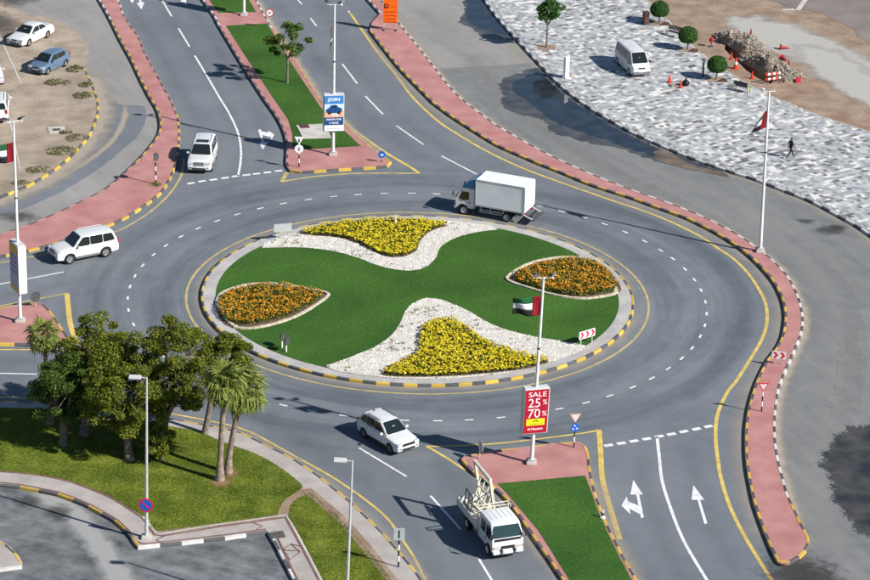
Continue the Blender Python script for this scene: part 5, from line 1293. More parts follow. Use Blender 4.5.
def chev_board(label, pa, pb, z0, z1, n, wd=None, front=True, group=None, flipd=1):
    a, b = G(*pa, .2), G(*pb, .2); d = b-a; rz = math.atan2(d.y, d.x); c = (a+b)/2; Lg = wd or d.length*1.35
    t = thing('chevron_sign', label, 'road sign', (c.x, c.y, .19), rz, group)
    for x in (-d.length/2, d.length/2): MB().box((x, .03, z1/2+.0), (.06, .05, z1-.04)).build('post', 'galvanised', t)
    bo = MB().box((0, -.02, (z0+z1)/2), (Lg, .03, z1-z0)).build('board', 'sign_white' if front else 'sign_back', t)
    if front:
        h = z1-z0; w_ = Lg/n
        for k in range(n):
            x = -Lg/2+w_*(k+.5); c_ = (z0+z1)/2; g_ = w_*.30
            MB().prism([(x-g_*1.2, z1-.05), (x+g_*.2, z1-.05), (x+g_*1.4, c_), (x+g_*.2, z0+.05), (x-g_*1.2, z0+.05), (x+g_*.1, c_)], 'y', -.037, -.042).build('red_chevron', 'sign_red', bo)
    return t
chev_board('red and white triple chevron board at the island edge by the lawn', (580.8, 346), (592, 342.6), .50, 1.05, 3, 1.38)
chev_board('red and white double chevron board on the right pink island', (774.5, 363.6), (782, 364.4), .38, .92, 2, .92)
chev_board('blank back of a chevron board on the far left of the central island', (277, 241), (288.6, 240), .72, 1.32, 1, 1.32, False)
def sign(name, label, px, py, rz=0, zb=.19, group='small road signs'):
    p = G(px, py, zb); return thing(name, label, 'road sign', (p.x, p.y, zb), rz, group)
def zr(px, py, pyt, zb=.19): return HZ(px, py, pyt)-0
t = sign('give_way_sign', 'faded red give way triangle on striped post, right pink island', 761.5, 411.5, R(5)); rods(t, [(0, 0)], 1.8, True, .035); tri_down(t, 1.72, .72, 'sign_faded', 'sign_red')
t = sign('give_way_sign', 'faded give way triangle above blue roundabout disc on the bottom median', 573.8, 447.5, R(12)); rods(t, [(0, 0)], 2.25, True, .035); tri_down(t, 2.02, .72, 'sign_faded', 'sign_pale_red')
o = disc_plate(t, 1.38, .28, 'sign_blue', 'roundabout_disc')
for k in range(3):
    a = R(90+120*k); q = MB().prism([(.15*math.cos(a+s)+ (0), 1.38+.15*math.sin(a+s)) for s in (-.5, -.2, .1)]+[(.23*math.cos(a+.1), 1.38+.23*math.sin(a+.1)), (.17*math.cos(a+.6), 1.38+.17*math.sin(a+.6)), (.09*math.cos(a+.1), 1.38+.09*math.sin(a+.1)), (.10*math.cos(a-.5), 1.38+.10*math.sin(a-.5))], 'y', -.073, -.078).build('white_arrow', 'sign_white', o)
t = sign('road_sign', 'round sign seen almost edge on at the bottom median corner', 479.5, 458.5, R(115)); rods(t, [(0, 0)], 1.05); disc_plate(t, .80, .36, 'sign_faded'); disc_plate(t, .80, .30, 'sign_back', 'disc_face', -.073, .004)
t = sign('road_sign', 'square grey sign back on black and white post, lower footway', 398.4, 567, R(3)); rods(t, [(0, 0)], 2.5, True, .04); MB().box((0, -.06, 2.12), (.62, .015, .78)).build('square_plate', 'sign_back', t, bevel=.004); MB().box((0, -.075, 2.12), (.07, .02, .5)).build('bracket', 'flag_black', t)
t = sign('road_sign', 'dark round sign back on the left splitter island', 35.3, 306.3, R(32)); rods(t, [(0, 0)], .85); disc_plate(t, .72, .37, 'steel_dark')
t = sign('road_sign', 'white triangle and disc sign backs on striped post at the upper median corner', 299, 167, R(2)); rods(t, [(0, 0)], 2.45, True, .035); tri_down(t, 2.18, .75, None, 'sign_white', -.05); disc_plate(t, 1.52, .34, 'sign_white')
for z in (2.2, 1.5): MB().box((0, -.075, z), (.09, .02, .26)).build('bracket', 'steel_dark', t)
t = sign('keep_right_sign', 'small blue disc with white arrow at the upper median tip', 381.5, 162, R(4)); rods(t, [(0, 0)], .78, True, .035); o = disc_plate(t, .64, .29, 'sign_blue')
MB().prism([(-.10, .62), (-.02, .50), (.14, .56), (.12, .74), (.05, .70), (.07, .62), (-.02, .60), (-.03, .70), (-.10, .72)], 'y', -.073, -.078).build('white_arrow', 'sign_white', o)
t = sign('hazard_post', 'black and white striped sign post seen edge on, left pink island', 155.8, 184, R(58)); rods(t, [(0, 0)], 2.15, True, .045); disc_plate(t, 2.18, .33, 'steel_dark'); tri_down(t, 2.28, .5, None, 'steel_dark', .04)
t = sign('speed_limit_sign', 'round red and white speed limit sign on the upper median', 269.5, 28, R(3)); rods(t, [(0, 0)], 1.65); disc_plate(t, 1.42, .36, 'sign_red'); o = disc_plate(t, 1.42, .28, 'sign_white', 'disc_face', -.073, .005); letters('60', .30, 'ad_ink', o, 0, -.082, 1.42, 1, .004)
# orange works sign
pa, pb = G(384, 30, .19), G(396.2, 30.3, .19); d = pb-pa; c = (pa+pb)/2
t = thing('roadworks_sign', 'large orange roadworks notice board on two legs, top edge', 'road sign', (c.x, c.y, .19), math.atan2(d.y, d.x))
for x in (-d.length/2, d.length/2): MB().box((x, .03, 1.6), (.07, .06, 3.2)).build('leg', 'galvanised', t); MB().box((x, .0, .05), (.12, .5, .1)).build('foot', 'steel_dark', t)
bo = MB().box((0, -.03, 2.15), (1.26, .03, 2.9)).build('board', 'sign_orange', t, bevel=.004)
MB().box((-.40, -.05, 2.24), (.30, .012, .42)).build('pictogram', 'sign_ink', bo); MB().box((-.36, -.058, 2.26), (.14, .010, .18)).build('pictogram_gap', 'sign_orange', bo); MB().box((-.16, -.05, 2.24), (.10, .012, .36)).build('pictogram', 'sign_brown_ink', bo)
rnd = random.Random(3)
for k, zz in enumerate((2.22, 1.70, 1.36, 1.06, .80)):
    x = -.5 if k else .1
    while x < .5:
        w_ = rnd.uniform(.05, .16); MB().box((x+w_/2, -.05, zz+rnd.uniform(-.02, .02)), (w_, .012, rnd.uniform(.05, .12))).build('script_stroke', 'sign_brown_ink', bo); x += w_+rnd.uniform(.02, .06)
# two dark round signs on white stakes in the lawn
for lab, px, py in (('farther of the two dark round signs on the lawn', 282, 347.5), ('nearer of the two dark round signs on the lawn', 286.2, 351.8)):
    p = G(px, py, .2); t = thing('round_sign', lab, 'signpost', (p.x, p.y, .2), R(62), 'round signs on the lawn'); MB().tube([(0, 0, 0), (0, 0, .55)], .055, 8).build('stake', 'sign_white', t)
    MB().lathe([(.001, -.10), (.18, -.10), (.29, .02), (.30, .06), (.27, .06), (.001, .03)], 18, Matrix.Translation((0, -.04, .80)) @ Matrix.Rotation(R(90), 4, 'X')).build('sign_head', 'steel_dark', t, sm=40)
p = G(602.8, 518, .19); t = thing('bollard', 'short black and white bollard in the kerb strip of the bottom median', 'bollard', (p.x, p.y, .19)); MB().lathe([(.16, 0), (.16, .06), (.06, .08), (.055, .5), (.001, .53)], 12).build('body', 'sign_white', t, sm=40); MB().lathe([(.062, .18), (.062, .34)], 12).build('black_band', 'flag_black', t)
# small white marker in the far flower bed
p = G(395.6, 226, .2); t = thing('garden_marker', 'small white marker post among the back yellow flowers', 'post', (p.x, p.y, .22)); MB().box((0, 0, .4), (.10, .08, .8)).build('post', 'sign_white', t, bevel=.01); MB().box((0, 0, .82), (.18, .12, .10)).build('cap', 'lamp_grey', t, bevel=.02)

# ---- trees
def tree(name, label, base, H, cz, crx, crz, nclump, per, leaf, mt, seed, trunk_r=.2, off=(0, 0), cl_r=.75, group=None, fork=.35, hollow=.35):
    rng = np.random.default_rng(seed); t = thing(name, label, 'tree', base, 0, group)
    # clump centres through the crown, thicker towards its skin
    C = []
    while len(C) < nclump:
        v = rng.normal(size=3); v /= np.linalg.norm(v); r = rng.uniform(hollow, 1)**.6
        wob = 1+.28*noise.noise((v[0]*1.7+seed, v[1]*1.7, v[2]*1.7))+.1*rng.normal()
        q = np.array([off[0]+v[0]*crx*r*wob, off[1]+v[1]*crx*r*wob, cz+v[2]*crz*r*wob])
        if q[2] < cz-crz*.85: continue
        C.append(q)
    C = np.array(C); fz = H*fork
    b = MB(); lean = Vector((off[0]*.3, off[1]*.3, fz))
    b.tube([Vector((0, 0, -.05)), Vector((0, 0, .15)), lean*.5, lean], [trunk_r*1.5, trunk_r*1.1, trunk_r*.95, trunk_r*.85], 10).build('trunk', 'bark', t, sm=50)
    # limbs to every clump, gathered through a few main limbs
    nl = 6; mains = []
    lm = MB()
    for k in range(nl):
        a = 2*math.pi*k/nl+rng.uniform(-.3, .3); e = Vector((off[0]+math.cos(a)*crx*.45, off[1]+math.sin(a)*crx*.45, cz+rng.uniform(-.15, .35)*crz)); mid = lean.lerp(e, .5)+Vector((math.cos(a)*.2, math.sin(a)*.2, -.1))
        lm.tube([lean-Vector((0, 0, .1)), mid, e], [trunk_r*.6, trunk_r*.4, trunk_r*.22], 7); mains.append((mid, e))
    for q in C:
        q = Vector(q); s0 = min((m_ for pr in mains for m_ in pr), key=lambda m_: (m_-q).length)
        md = s0.lerp(q, .5)+Vector(rng.normal(size=3)*.12); lm.tube([s0, md, q], [trunk_r*.2, trunk_r*.12, trunk_r*.05], 4, False)
    lm.build('limbs', 'bark', t, sm=60)
    n = len(C); k = rng.integers(0, n, n*per); d = rng.normal(size=(n*per, 3)); d /= np.linalg.norm(d, axis=1)[:, None]
    sz = cl_r*rng.uniform(.6, 1.25, n); pos = C[k]+d*(sz[k]*rng.uniform(.25, 1, n*per)**.5)[:, None]*np.array([1, 1, .72])
    Q = leaves(pos, leaf, rng, .55, .45, d*.8)
    link('crown', qmesh('crown', Q, mt), t)
    return t
GRP = 'broad trees on the corner lawn'
LV = .078
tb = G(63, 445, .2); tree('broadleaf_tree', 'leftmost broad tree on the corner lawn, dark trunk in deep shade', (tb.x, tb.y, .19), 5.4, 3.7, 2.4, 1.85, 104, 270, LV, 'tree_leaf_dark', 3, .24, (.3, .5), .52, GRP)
tb = G(84, 435, .2); tree('broadleaf_tree', 'tall broad tree behind the leftmost one, beside the short palm', (tb.x, tb.y, .19), 7.0, 4.75, 2.4, 2.15, 104, 270, LV, 'tree_leaf', 4, .26, (1.0, 1.4), .52, GRP)
tb = G(129.3, 460, .2); tree('broadleaf_tree', 'broad tree with bare trunk foot beside the lamp post', (tb.x, tb.y, .19), 6.6, 4.1, 2.7, 2.2, 116, 270, LV, 'tree_leaf', 5, .26, (-.35, .8), .52, GRP, .25)
tb = G(162, 450, .2); tree('broadleaf_tree', 'tallest yellowish broad tree just left of the palms', (tb.x, tb.y, .19), 8.0, 5.1, 2.25, 2.9, 110, 270, LV, 'tree_leaf', 6, .26, (.7, .9), .52, GRP, .25)
tb = G(205, 433, .2); tree('broadleaf_tree', 'slim yellow-green tree behind the palm crowns near the roundabout kerb', (tb.x, tb.y, .19), 6.8, 4.9, 1.6, 1.9, 60, 270, LV, 'tree_leaf', 8, .18, (1.3, .2), .46, GRP)
tb = G(160, 462, .2); tree('broadleaf_shrub', 'low leafy bush under the tall yellowish tree', (tb.x, tb.y, .19), 2.4, 1.5, 1.0, 1.2, 22, 270, LV, 'tree_leaf', 18, .08, (0, 0), .45)
tb = G(287.2, 82.4, .2); tree('young_tree', 'thin young tree with scattered leaf clumps on the upper median grass', (tb.x, tb.y, .19), 5.2, 3.7, 1.75, 1.25, 22, 130, .11, 'tree_leaf_dark', 21, .10, (.1, .2), .45, None, .42, .7)
tb = G(546.5, 47, .2); tree('young_tree', 'small round-headed tree on the paved plaza edge', (tb.x, tb.y, .19), 4.2, 3.35, 1.05, .85, 26, 140, .10, 'topiary_leaf', 22, .085, (.05, 0), .42, None, .5)
# soil pits
for px, py in ((546.5, 47.5), (659, 23.5), (687.5, 50), (716.5, 80)):
    p = G(px, py, .2); struct(MB().prism([(p.x+x, p.y+y) for x, y in ((-.75, -.55), (.75, -.55), (.75, .75), (-.75, .75))], 'z', .19, .207).build('tree_pit', 'brown_earth'))
    if px > 600:
        struct(MB().prism([(p.x+x, p.y+y) for x, y in ((-.1, -.5), (.9, -.5), (.9, .35), (.5, .45))], 'z', .208, .235).build('pit_cover', 'bin_brown'))
def topiary(label, px, py, seed, rx=.86, rz=.78, cz=1.32):
    p = G(px, py, .2); rng = np.random.default_rng(seed); t = thing('topiary_tree', label, 'tree', (p.x, p.y, .2), 0, 'clipped ball trees on the plaza')
    MB().tube([(0, 0, -.02), (.03, 0, .4), (0, .02, .9)], [.09, .065, .06], 8).build('trunk', 'bark', t)
    n = 5200; d = rng.normal(size=(n, 3)); d /= np.linalg.norm(d, axis=1)[:, None]
    wob = np.array([1+.06*noise.noise((a*2.2+seed, b*2.2, c_*2.2)) for a, b, c_ in d]); r = rng.uniform(.80, 1.02, n)*wob
    pos = d*r[:, None]*np.array([rx, rx, rz])+np.array([0, 0, cz]); pos[:, 2] = np.maximum(pos[:, 2], cz-rz*.72)
    link('crown', qmesh('crown', leaves(pos, .055, rng, .6, .1, d*1.6), 'topiary_leaf'), t)
    b = MB(); b.lathe([(.001, cz-rz*.62), (rx*.6, cz-rz*.6), (rx*.82, cz-rz*.2), (rx*.82, cz+rz*.2), (rx*.55, cz+rz*.62), (.001, cz+rz*.8)], 16); b.build('inner_foliage', 'lawn', t, sm=60)
topiary('clipped ball tree beside the brown bin, farthest of three', 659, 23.3, 1); topiary('clipped ball tree beside the far bench, middle of three', 687.3, 49.8, 2); topiary('clipped ball tree beside the dark post, nearest of three', 716.2, 79.5, 3)

# ---- palms
def frond_mesh(seed, mt, L=1.05, n=15):
    """fan leaf: stalk along +x, then a split fan whose segments part and droop"""
    rnd = random.Random(seed); b = MB(); st = .75
    b.tube([(0, 0, 0), (st*.5, 0, .06), (st, 0, .03)], [.028, .018, .012], 4, False)
    for k in range(n):
        a = R(-105+210*k/(n-1)+rnd.uniform(-5, 5)); l = L*(1-.12*abs(a)/2.1)*rnd.uniform(.75, 1.12); c_, s_ = math.cos(a), math.sin(a); wv = .062*L; dr = rnd.uniform(.22, .6)*L
        px_, py_ = -s_, c_; fold = .02
        p0 = Vector((st, 0, .03)); p1 = Vector((st+c_*l*.5, s_*l*.5, .03)); p2 = Vector((st+c_*l*.86, s_*l*.86, .03-dr))
        for sg in (1, -1):
            e = Vector((px_, py_, 0))*wv*sg
            b.add([p0, p1+Vector((0, 0, fold)), p1+e-Vector((0, 0, fold))], [(0, 1, 2)]); b.add([p1+Vector((0, 0, fold)), p2, p1+e-Vector((0, 0, fold))], [(0, 1, 2)])
    me = bpy.data.meshes.new('frond'); me.from_pydata(b.v, [], b.f); me.materials.append(MATS[mt]); return me
FR = [frond_mesh(k, 'palm_leaf') for k in range(3)]; FD = [frond_mesh(9, 'palm_dead', .85, 13)]
def palm(label, base, H, n, seed, lean=(0, 0), r=.21, sc=1.0, dead=6):
    rnd = random.Random(seed); t = thing('fan_palm', label, 'palm', base, 0, 'fan palms on the corner lawn')
    b = MB(); pts = [Vector((lean[0]*(k/8)**1.6, lean[1]*(k/8)**1.6, H*k/8-.05)) for k in range(9)]
    fine = []; rad = []
    for k in range(33):
        u_ = k/32; i = min(7, int(u_*8)); p = pts[i].lerp(pts[i+1], u_*8-i); fine.append(p); rad.append(r*(1.45-.6*min(1, u_*5) if u_ < .2 else .85-.12*u_)*(1.05 if k % 2 else .97))
    b.tube(fine, rad, 12).build('trunk', 'palm_bark', t, sm=50)
    top = pts[-1]
    MB().lathe([(r*.75, -.35), (r*1.1, -.1), (r*.9, .15), (.05, .4)], 10).build('crown_shaft', 'palm_dead', t, sm=50).location = top
    for k in range(n):
        u_ = (k+.5)/n; el = lerp(80, -58, u_**.8)+rnd.uniform(-8, 8); az = k*137.5+rnd.uniform(-12, 12)
        o = link('frond', FR[k % 3], t); o.location = top+Vector((0, 0, .18)); o.rotation_euler = (rnd.uniform(-.25, .25), R(-el), R(az)); q = sc*rnd.uniform(.85, 1.12); o.scale = (q, q, q)
    for k in range(dead):
        o = link('dead_frond', FD[0], t); o.location = top+Vector((0, 0, -.05)); o.rotation_euler = (rnd.uniform(-.3, .3), R(rnd.uniform(58, 78)), R(k*360/dead+rnd.uniform(-20, 20))); o.scale = (.8*sc,)*3
    return t
tb = G(219.8, 480, .2); palm('taller fan palm, trunk nearest the camera', (tb.x, tb.y, .19), HZ(219.8, 480, 384)-.2, 34, 3, (.35, .2), .22, 1.05)
tb = G(228, 472.5, .2); palm('second fan palm standing behind and right of the taller one', (tb.x, tb.y, .19), HZ(228, 472.5, 390)-.2, 32, 5, (.95, .1), .22, 1.08)
tb = G(50, 424, .2); palm('short fan palm at the left behind the broad trees', (tb.x, tb.y, .19), HZ(50, 424, 335)-.2, 24, 7, (-.25, .1), .18, .85, 8)
for px, py in ((219.5, 481), (228, 473.5)):
    blob('soil_ring', G(px+2, py+1, .2), 1.0, 1.0, 0, 'earth_film', .215)

# ---- plaza furniture
PZ = .197
def bench(label, px, py, rz):
    p = G(px, py, PZ); t = thing('park_bench', label, 'bench', (p.x, p.y, PZ), rz, 'benches on the plaza')
    for k in range(4): MB().box((0, -.17+.115*k, .45), (1.5, .10, .04)).build('seat_slat', 'bench_dark', t, bevel=.006)
    for k in range(3):
        o = MB().box((0, .24+.035*k, .60+.13*k), (1.5, .035, .11)).build('back_slat', 'bench_dark', t, bevel=.006)
    for x in (-.68, .68):
        MB().prism([(-.22, 0), (-.14, 0), (-.12, .40), (.20, .40), (.22, 0), (.31, 0), (.31, .45), (.37, .92), (.30, .92), (.24, .50), (-.22, .46)], 'x', x-.05, x+.05).build('bench_end', 'bench_cream', t, bevel=.008)
bench('dark slatted bench with cream ends between the two far ball trees', 673.5, 36.5, R(-40)); bench('dark slatted bench with cream ends nearest the rubble', 742, 91, R(146))
p = G(645.6, 24.3, PZ); t = thing('litter_bin', 'tall brown litter bin left of the farthest ball tree', 'bin', (p.x, p.y, PZ), R(20))
MB().box((0, 0, .60), (.50, .50, 1.0)).build('body', 'bin_brown', t, bevel=.03); MB().box((0, 0, 1.14), (.58, .58, .10)).build('lid', 'bin_brown', t, bevel=.03); MB().box((0, 0, .05), (.42, .42, .1)).build('base', 'steel_dark', t); MB().box((0, -.255, .90), (.32, .02, .16)).build('opening', 'flag_black', t)
p = G(702.8, 76.6, PZ); t = thing('bollard_light', 'slim dark post left of the nearest ball tree', 'post', (p.x, p.y, PZ)); MB().lathe([(.14, 0), (.14, .05), (.085, .08), (.085, 1.25), (.13, 1.28), (.13, 1.48), (.15, 1.5), (.15, 1.56), (.001, 1.60)], 12).build('post', 'steel_dark', t, sm=40); MB().lathe([(.115, 1.29), (.135, 1.30), (.135, 1.46)], 12).build('lens', 'lamp_glass', t)
p = G(566, 77.4, PZ); t = thing('information_pillar', 'white slab pillar standing near the plaza kerb', 'pillar', (p.x, p.y, PZ), R(58))
MB().box((0, 0, .95), (.62, .22, 1.86)).build('slab', 'sign_white', t, bevel=.02); MB().box((0, 0, .04), (.8, .4, .08)).build('base', 'concrete', t, bevel=.01); MB().box((0, -.115, 1.2), (.46, .012, .9)).build('face_panel', 'ad_pale', t)
p = G(572.8, 76.5, PZ); t = thing('marker_post', 'thin grey post beside the white slab pillar', 'post', (p.x, p.y, PZ)); MB().tube([(0, 0, 0), (0, 0, 1.25)], .035, 8).build('post', 'galvanised', t); MB().box((0, 0, .08), (.34, .34, .16)).build('base', 'edging_stone', t, bevel=.02)
def cone(label, px, py, z, mt='cone_orange', lie=None, sc=1.0):
    p = G(px, py, z); t = thing('traffic_cone', label, 'traffic cone', (p.x, p.y, z), 0, 'traffic cones round the works')
    M = None
    b = MB(); b.box((0, 0, .02), (.40*sc, .40*sc, .04)); b.build('base', mt, t, bevel=.01)
    MB().lathe([(.15*sc, .04), (.105*sc, .30*sc)], 14).build('lower_cone', mt, t); MB().lathe([(.1055*sc, .30*sc), (.075*sc, .48*sc)], 14).build('reflective_band', 'sign_white' if sc == 1.35 and mt == 'cone_orange' else mt, t); MB().lathe([(.075*sc, .48*sc), (.03*sc, .74*sc), (.001, .76*sc)], 14).build('upper_cone', mt, t)
    if lie is not None: t.rotation_euler = (R(97), 0, lie); t.location.z = z+.17*sc
    return t
WZ = .17
cone('upright orange cone on the plaza in front of the minibus', 669.3, 82.5, PZ, sc=1.0); cone('orange cone beside the black bag on the plaza', 680.5, 87.5, PZ, sc=.95)
cone('red cone at the far end of the first rubble heap', 750.5, 38, WZ, 'cone_red', sc=1.2); cone('red cone lying on its side on the pale track', 780, 49, WZ, 'cone_red', R(95), 1.2); cone('dark red cone lying behind the second heap', 781.5, 59, WZ, 'cone_red', R(30), 1.1)
cone('upright red cone behind the second heap', 788.3, 71, WZ, 'cone_red', sc=1.35); cone('dark red cone lying at the near end of the heaps', 798.3, 82.5, WZ, 'cone_red', R(200), 1.2); cone('large orange cone beside the trench', 735.6, 68.5, WZ, sc=1.35); cone('orange cone at the left end of the trench', 731.2, 59, WZ, sc=.9); cone('orange cone half way along the trench', 752, 78.5, WZ, sc=.9)
# red and white plank barrier with a lamp, and the red lamp on its stand
p = G(772, 83, WZ); t = thing('plank_barrier', 'red and white works barrier at the foot of the second heap', 'barrier', (p.x, p.y, WZ), R(25), 'works barriers')
for x in (-.55, .55):
    for sg in (1, -1): MB().tube([(x, .28*sg, 0), (x, .02*sg, 1.0)], .03, 6).build('leg', 'cone_red', t)
for z in (.45, .85):
    for k in range(6): MB().box((-.6+.24*k, -.12 if z < .6 else -.05, z), (.238, .03, .18)).build('plank_segment', ('cone_orange', 'sign_white')[k % 2], t)
p = G(711, 46.5, WZ); t = thing('works_lamp', 'round red works lamp on a short stand left of the rubble', 'lamp', (p.x, p.y, WZ)); MB().tube([(0, 0, 0), (0, 0, .5)], .04, 6).build('stand', 'steel_dark', t); MB().box((0, 0, .03), (.4, .3, .06)).build('base', 'steel_dark', t); MB().lathe([(.001, .42), (.16, .46), (.22, .62), (.16, .80), (.001, .85)], 14).build('lens', 'cone_red', t, sm=50)
p = G(685.5, 85.5, PZ); t = thing('rubbish_bag', 'shiny black rubbish bag beside the cones on the plaza', 'bag', (p.x, p.y, PZ))
b = MB(); b.lathe([(.001, .0), (.24, .02), (.33, .16), (.30, .34), (.16, .46), (.05, .52), (.10, .60), (.001, .58)], 14); b.v = [tuple(Vector(v)*(1+.16*noise.noise((v[0]*6, v[1]*6, v[2]*6)))) for v in b.v]; b.build('sack', 'bag_black', t, sm=60); MB().tube([(-.06, 0, .51), (.06, 0, .53)], .03, 6).build('knot', 'bag_black', t)
p = G(672.6, 86.5, PZ); t = thing('stone_block', 'small grey stone block by the upright cone', 'stone', (p.x, p.y, PZ)); MB().box((0, 0, .09), (.4, .28, .18), rz=.4).build('block', 'rubble', t, bevel=.04)
for s_ in ('742,150.5 752,148.4 755.5,150.4 746,153',): sheet('drain_grate', P(s_, PZ), 'manhole', .203)
sheet('drain_grate', P('687.5,65.8 694,64.4 697,66 690,67.6', PZ), 'manhole', .203)

# ---- rubble heaps along the trench
def heap(label, pa, pb, wd, H, seed, n=1500):
    a, b_ = G(*pa, WZ), G(*pb, WZ); d = b_-a; L_ = d.length; rz = math.atan2(d.y, d.x); c = (a+b_)/2; rng = np.random.default_rng(seed)
    t = thing('rubble_heap', label, 'rubble', (c.x, c.y, WZ), rz, 'rubble heaps')
    def hh(x, y):
        e = 1-(abs(x)/(L_/2))**2.4; f_ = 1-(abs(y)/(wd/2))**(1.5 if y > 0 else 4)
        return max(0, e)*max(0, f_)*H*(.75+.55*noise.noise((x*.9+seed, y*.9, 1))+.2*noise.noise((x*2.5, y*2.5, seed)))
    nx, ny = 34, 18; m_ = MB(); vs = [Vector((lerp(-L_/2, L_/2, i/nx), lerp(-wd/2, wd/2, j/ny), 0)) for i in range(nx+1) for j in range(ny+1)]
    for v in vs: v.z = hh(v.x, v.y)-.02
    m_.add(vs, [(i*(ny+1)+j, (i+1)*(ny+1)+j, (i+1)*(ny+1)+j+1, i*(ny+1)+j+1) for i in range(nx) for j in range(ny)]).build('earth_mound', 'brown_earth', t, sm=50)
    x = rng.uniform(-L_/2*.97, L_/2*.97, n); y = rng.normal(size=n)*wd*.24; z = np.array([hh(p_, q_) for p_, q_ in zip(x, y)]); k = z > .03; x, y, z = x[k], y[k], z[k]; n = len(x)
    s_ = .10*rng.uniform(.35, 1.0, n)*(1+1.6*(rng.random(n) > .92)); O = np.array([(1, 0, 0), (-1, 0, 0), (0, 1, 0), (0, -1, 0), (0, 0, 1), (0, 0, -1)], float)
    ang_ = rng.uniform(0, 6.28, n); T = []
    for i3 in ((0, 2, 4), (2, 1, 4), (1, 3, 4), (3, 0, 4), (2, 0, 5), (1, 2, 5), (3, 1, 5), (0, 3, 5)):
        q = []
        for i in i3:
            o_ = O[i]*np.array([1.2, .9, .8]); ox = o_[0]*np.cos(ang_)-o_[1]*np.sin(ang_); oy = o_[0]*np.sin(ang_)+o_[1]*np.cos(ang_); q.append(np.stack([x+ox*s_, y+oy*s_, z+.03+o_[2]*s_], 1))
        T.append(np.stack(q, 1))
    V = np.stack(T, 1).reshape(-1, 3, 3); o = link('stones', qmesh('stones', V, 'rubble'), t); o['kind'] = 'stuff'
heap('farther heap of broken stone and earth beside the trench', (724, 33.5), (763, 55.5), 2.9, 1.2, 3); heap('nearer heap of broken stone and earth beside the trench', (750, 56.5), (797, 82), 2.9, 1.1, 6)

# ---- sandy lot: slab with a cover, scrub
sb = MB().prism([(p.x, p.y) for p in P('47.4,127 49,133 66,132 64.5,126', .1)], 'z', .03, .10).build('concrete_slab', 'concrete', bevel=.01); struct(sb)
link('access_cover', MB().prism([(p.x, p.y) for p in P('52.5,128.6 53,131 60.5,130.4 60,128.2', .1)], 'z', .098, .115).mesh('access_cover', 'manhole'), sb)
def scrub(label, px, py, rx, ry, n, seed, H=.35):
    p = G(px, py, .05); rng = np.random.default_rng(seed); t = thing('desert_scrub', label, 'shrub', (p.x, p.y, .05), 0, 'scrub on the sandy lot')
    r = np.sqrt(rng.random(n)); a = rng.uniform(0, 6.28, n); C = np.stack([r*np.cos(a)*rx, r*np.sin(a)*ry, .05+H*(1-r*.7)*rng.random(n)], 1)
    k = np.array([noise.noise((x*1.7+seed, y*1.7, 2)) > -.18 for x, y, z in C]); link('foliage', qmesh('foliage', leaves(C[k], .10, rng, .3, .6), 'scrub'), t)
    MB().tube([(0, 0, -.03), (.05, .03, .15)], [.04, .02], 5).build('stem', 'bark', t)
for lab, px, py, rx, ry, n, H in (('bushy scrub at the tip of the lot kerb behind the hatchback', 76, 70.5, .75, .8, 700, .5), ('low scrub patch in front of the hatchback', 58, 83, 1.1, .8, 650, .3), ('scrub clump on the kerb below the bushy one', 86, 86, .6, .7, 500, .4), ('broad scrub clump farther down the kerb', 83, 96.5, .8, .8, 600, .35),
        ('wide scrub patch beside the lower kerb bend', 62, 152, 1.2, 1.1, 900, .35), ('sparse scrub above the lower kerb bend', 77, 139, .9, 1.0, 420, .3), ('small scrub beside the concrete slab', 66, 133, .5, .35, 260, .25), ('scrub patch low on the lot behind the kerb', 39, 171, 1.0, .8, 600, .3), ('thin scrub by the lamp column on the lot', 22, 184, .8, .6, 320, .25)):
    scrub(lab, px, py, rx, ry, n, int(px*7+py), H)
p = G(155.8, 184.6, .19); rng = np.random.default_rng(4); C = rng.normal(size=(160, 3))*np.array([.22, .22, .03])+np.array([0, 0, .05]); t = thing('weed_tuft', 'green weeds round the foot of the striped post', 'weeds', (p.x, p.y, .19)); link('foliage', qmesh('foliage', leaves(C, .07, rng, .4, .8), 'grass_blade_rough'), t)

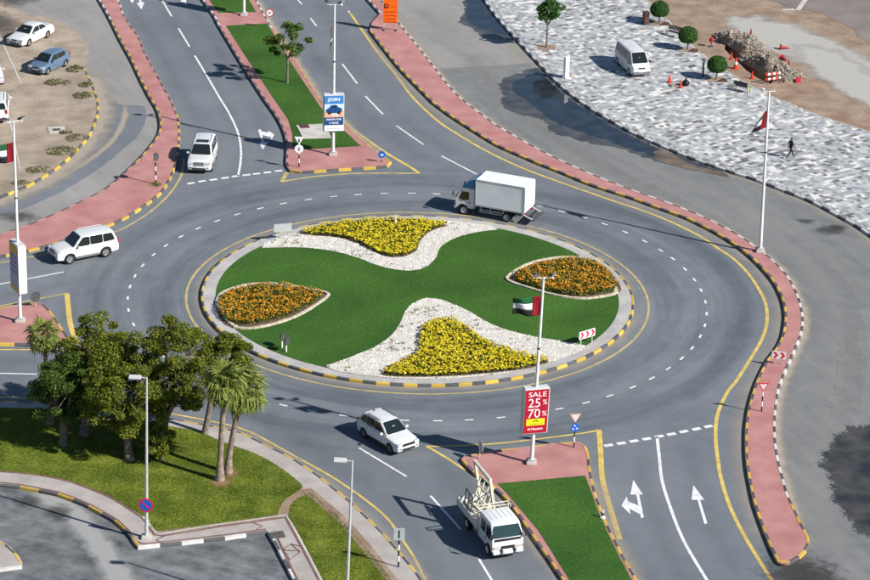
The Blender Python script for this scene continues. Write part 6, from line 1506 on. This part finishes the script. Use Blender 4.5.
# ---- the pedestrian on the plaza, mid-stride to the right
def pedestrian(label, px, py, rz):
    p = G(px, py, PZ)
    J = {'pel': (0, 0, .94), 'wst': (0.01, 0, 1.10), 'che': (.02, 0, 1.32), 'nek': (.02, 0, 1.50), 'hd0': (.04, 0, 1.58), 'hd1': (.05, 0, 1.68), 'hd2': (.045, 0, 1.76),
         'hl': (0, .10, .90), 'kl': (.20, .10, .52), 'al': (.34, .10, .10), 'tl': (.50, .11, .04), 'hr': (0, -.10, .90), 'kr': (-.10, -.10, .50), 'ar': (-.38, -.10, .16), 'tr': (-.26, -.11, .04),
         'sl': (.02, .20, 1.43), 'el': (-.12, .27, 1.17), 'wl': (-.04, .29, .94), 'fl': (-.01, .28, .84), 'sr': (.02, -.20, 1.43), 'er': (.08, -.28, 1.17), 'wr': (.26, -.28, 1.02), 'fr': (.33, -.27, .95)}
    Rd = {'pel': (.155, .13), 'wst': (.15, .115), 'che': (.17, .125), 'nek': (.06, .06), 'hd0': (.085, .075), 'hd1': (.10, .085), 'hd2': (.07, .06), 'hl': .095, 'kl': .065, 'al': .045, 'tl': .04, 'hr': .095, 'kr': .065, 'ar': .045, 'tr': .04, 'sl': .07, 'el': .05, 'wl': .036, 'fl': .03, 'sr': .07, 'er': .05, 'wr': .036, 'fr': .03}
    E_ = [('pel', 'wst'), ('wst', 'che'), ('che', 'nek'), ('nek', 'hd0'), ('hd0', 'hd1'), ('hd1', 'hd2'), ('pel', 'hl'), ('hl', 'kl'), ('kl', 'al'), ('al', 'tl'), ('pel', 'hr'), ('hr', 'kr'), ('kr', 'ar'), ('ar', 'tr'), ('che', 'sl'), ('sl', 'el'), ('el', 'wl'), ('wl', 'fl'), ('che', 'sr'), ('sr', 'er'), ('er', 'wr'), ('wr', 'fr')]
    V = {k: Vector(v) for k, v in J.items()}; rad = {k: (v if isinstance(v, tuple) else (v, v)) for k, v in Rd.items()}
    # five fingers on each hand
    for hnd, w_, e_ in (('l', 'fl', Vector((.02, 0, -.08))), ('r', 'fr', Vector((.06, .02, -.06)))):
        for k in range(5):
            nm = f'g{hnd}{k}'; spread = (k-1.5)*.016
            V[nm] = V[w_]+e_*(.75+.25*(k in (1, 2)))+Vector((spread, 0, 0)) if k < 4 else V[w_]+Vector((.045, 0, -.02))
            rad[nm] = (.009, .009); E_.append((w_, nm))
    keys = list(V); ix = {k: i for i, k in enumerate(keys)}
    me = bpy.data.meshes.new('body'); me.from_pydata([tuple(V[k]) for k in keys], [(ix[a_], ix[b_]) for a_, b_ in E_], [])
    ob = bpy.data.objects.new('body', me); col.objects.link(ob)
    ob.modifiers.new('skin', 'SKIN'); sk = me.skin_vertices[0].data if me.skin_vertices else None
    if sk is None:
        bm = bmesh.new(); bm.from_mesh(me); bm.verts.layers.skin.verify(); bm.to_mesh(me); bm.free(); sk = me.skin_vertices[0].data
    for k in keys: sk[ix[k]].radius = rad[k]; sk[ix[k]].use_root = (k == 'pel')
    ob.modifiers.new('sub', 'SUBSURF').levels = 2; ob.modifiers['sub'].render_levels = 2
    out = bpy.data.meshes.new_from_object(ob.evaluated_get(bpy.context.evaluated_depsgraph_get())); bpy.data.objects.remove(ob)
    out.materials.clear()
    for mm in ('skin', 'shirt_navy', 'trousers', 'hair', 'flag_black'): out.materials.append(MATS[mm])
    for f in out.polygons:
        f.use_smooth = True; c = f.center
        if c.z > 1.72 or (c.z > 1.62 and c.x < .03): i = 3
        elif c.z > 1.50: i = 0
        elif c.z > .98 and not (abs(c.y) > .225 and c.z < 1.12): i = 1
        elif abs(c.y) > .215 and c.z > .7: i = 0
        elif c.z < .085 or (c.x < -.25 and c.z < .19): i = 4
        else: i = 2
        f.material_index = i
    t = thing('person', label, 'person', (p.x, p.y, PZ), rz); link('body', out, t)
    fc = MB(); fc.lathe([(.001, 0), (.018, .004), (.001, .03)], 6, Matrix.Translation((.135, 0, 1.655)) @ Matrix.Rotation(R(90), 4, 'Y')); fc.build('nose', 'skin', t)
    for s_ in (1, -1):
        MB().box((.132, .035*s_, 1.69), (.012, .026, .012)).build('eye', 'flag_black', t); MB().box((.045, .098*s_, 1.66), (.04, .02, .06)).build('ear', 'skin', t, bevel=.006)
    MB().box((.128, 0, 1.61), (.01, .05, .01)).build('mouth', 'sign_brown_ink', t)
    return t
pedestrian('person in dark navy shirt and dark trousers walking across the paved plaza', 790, 158.3, R(20))
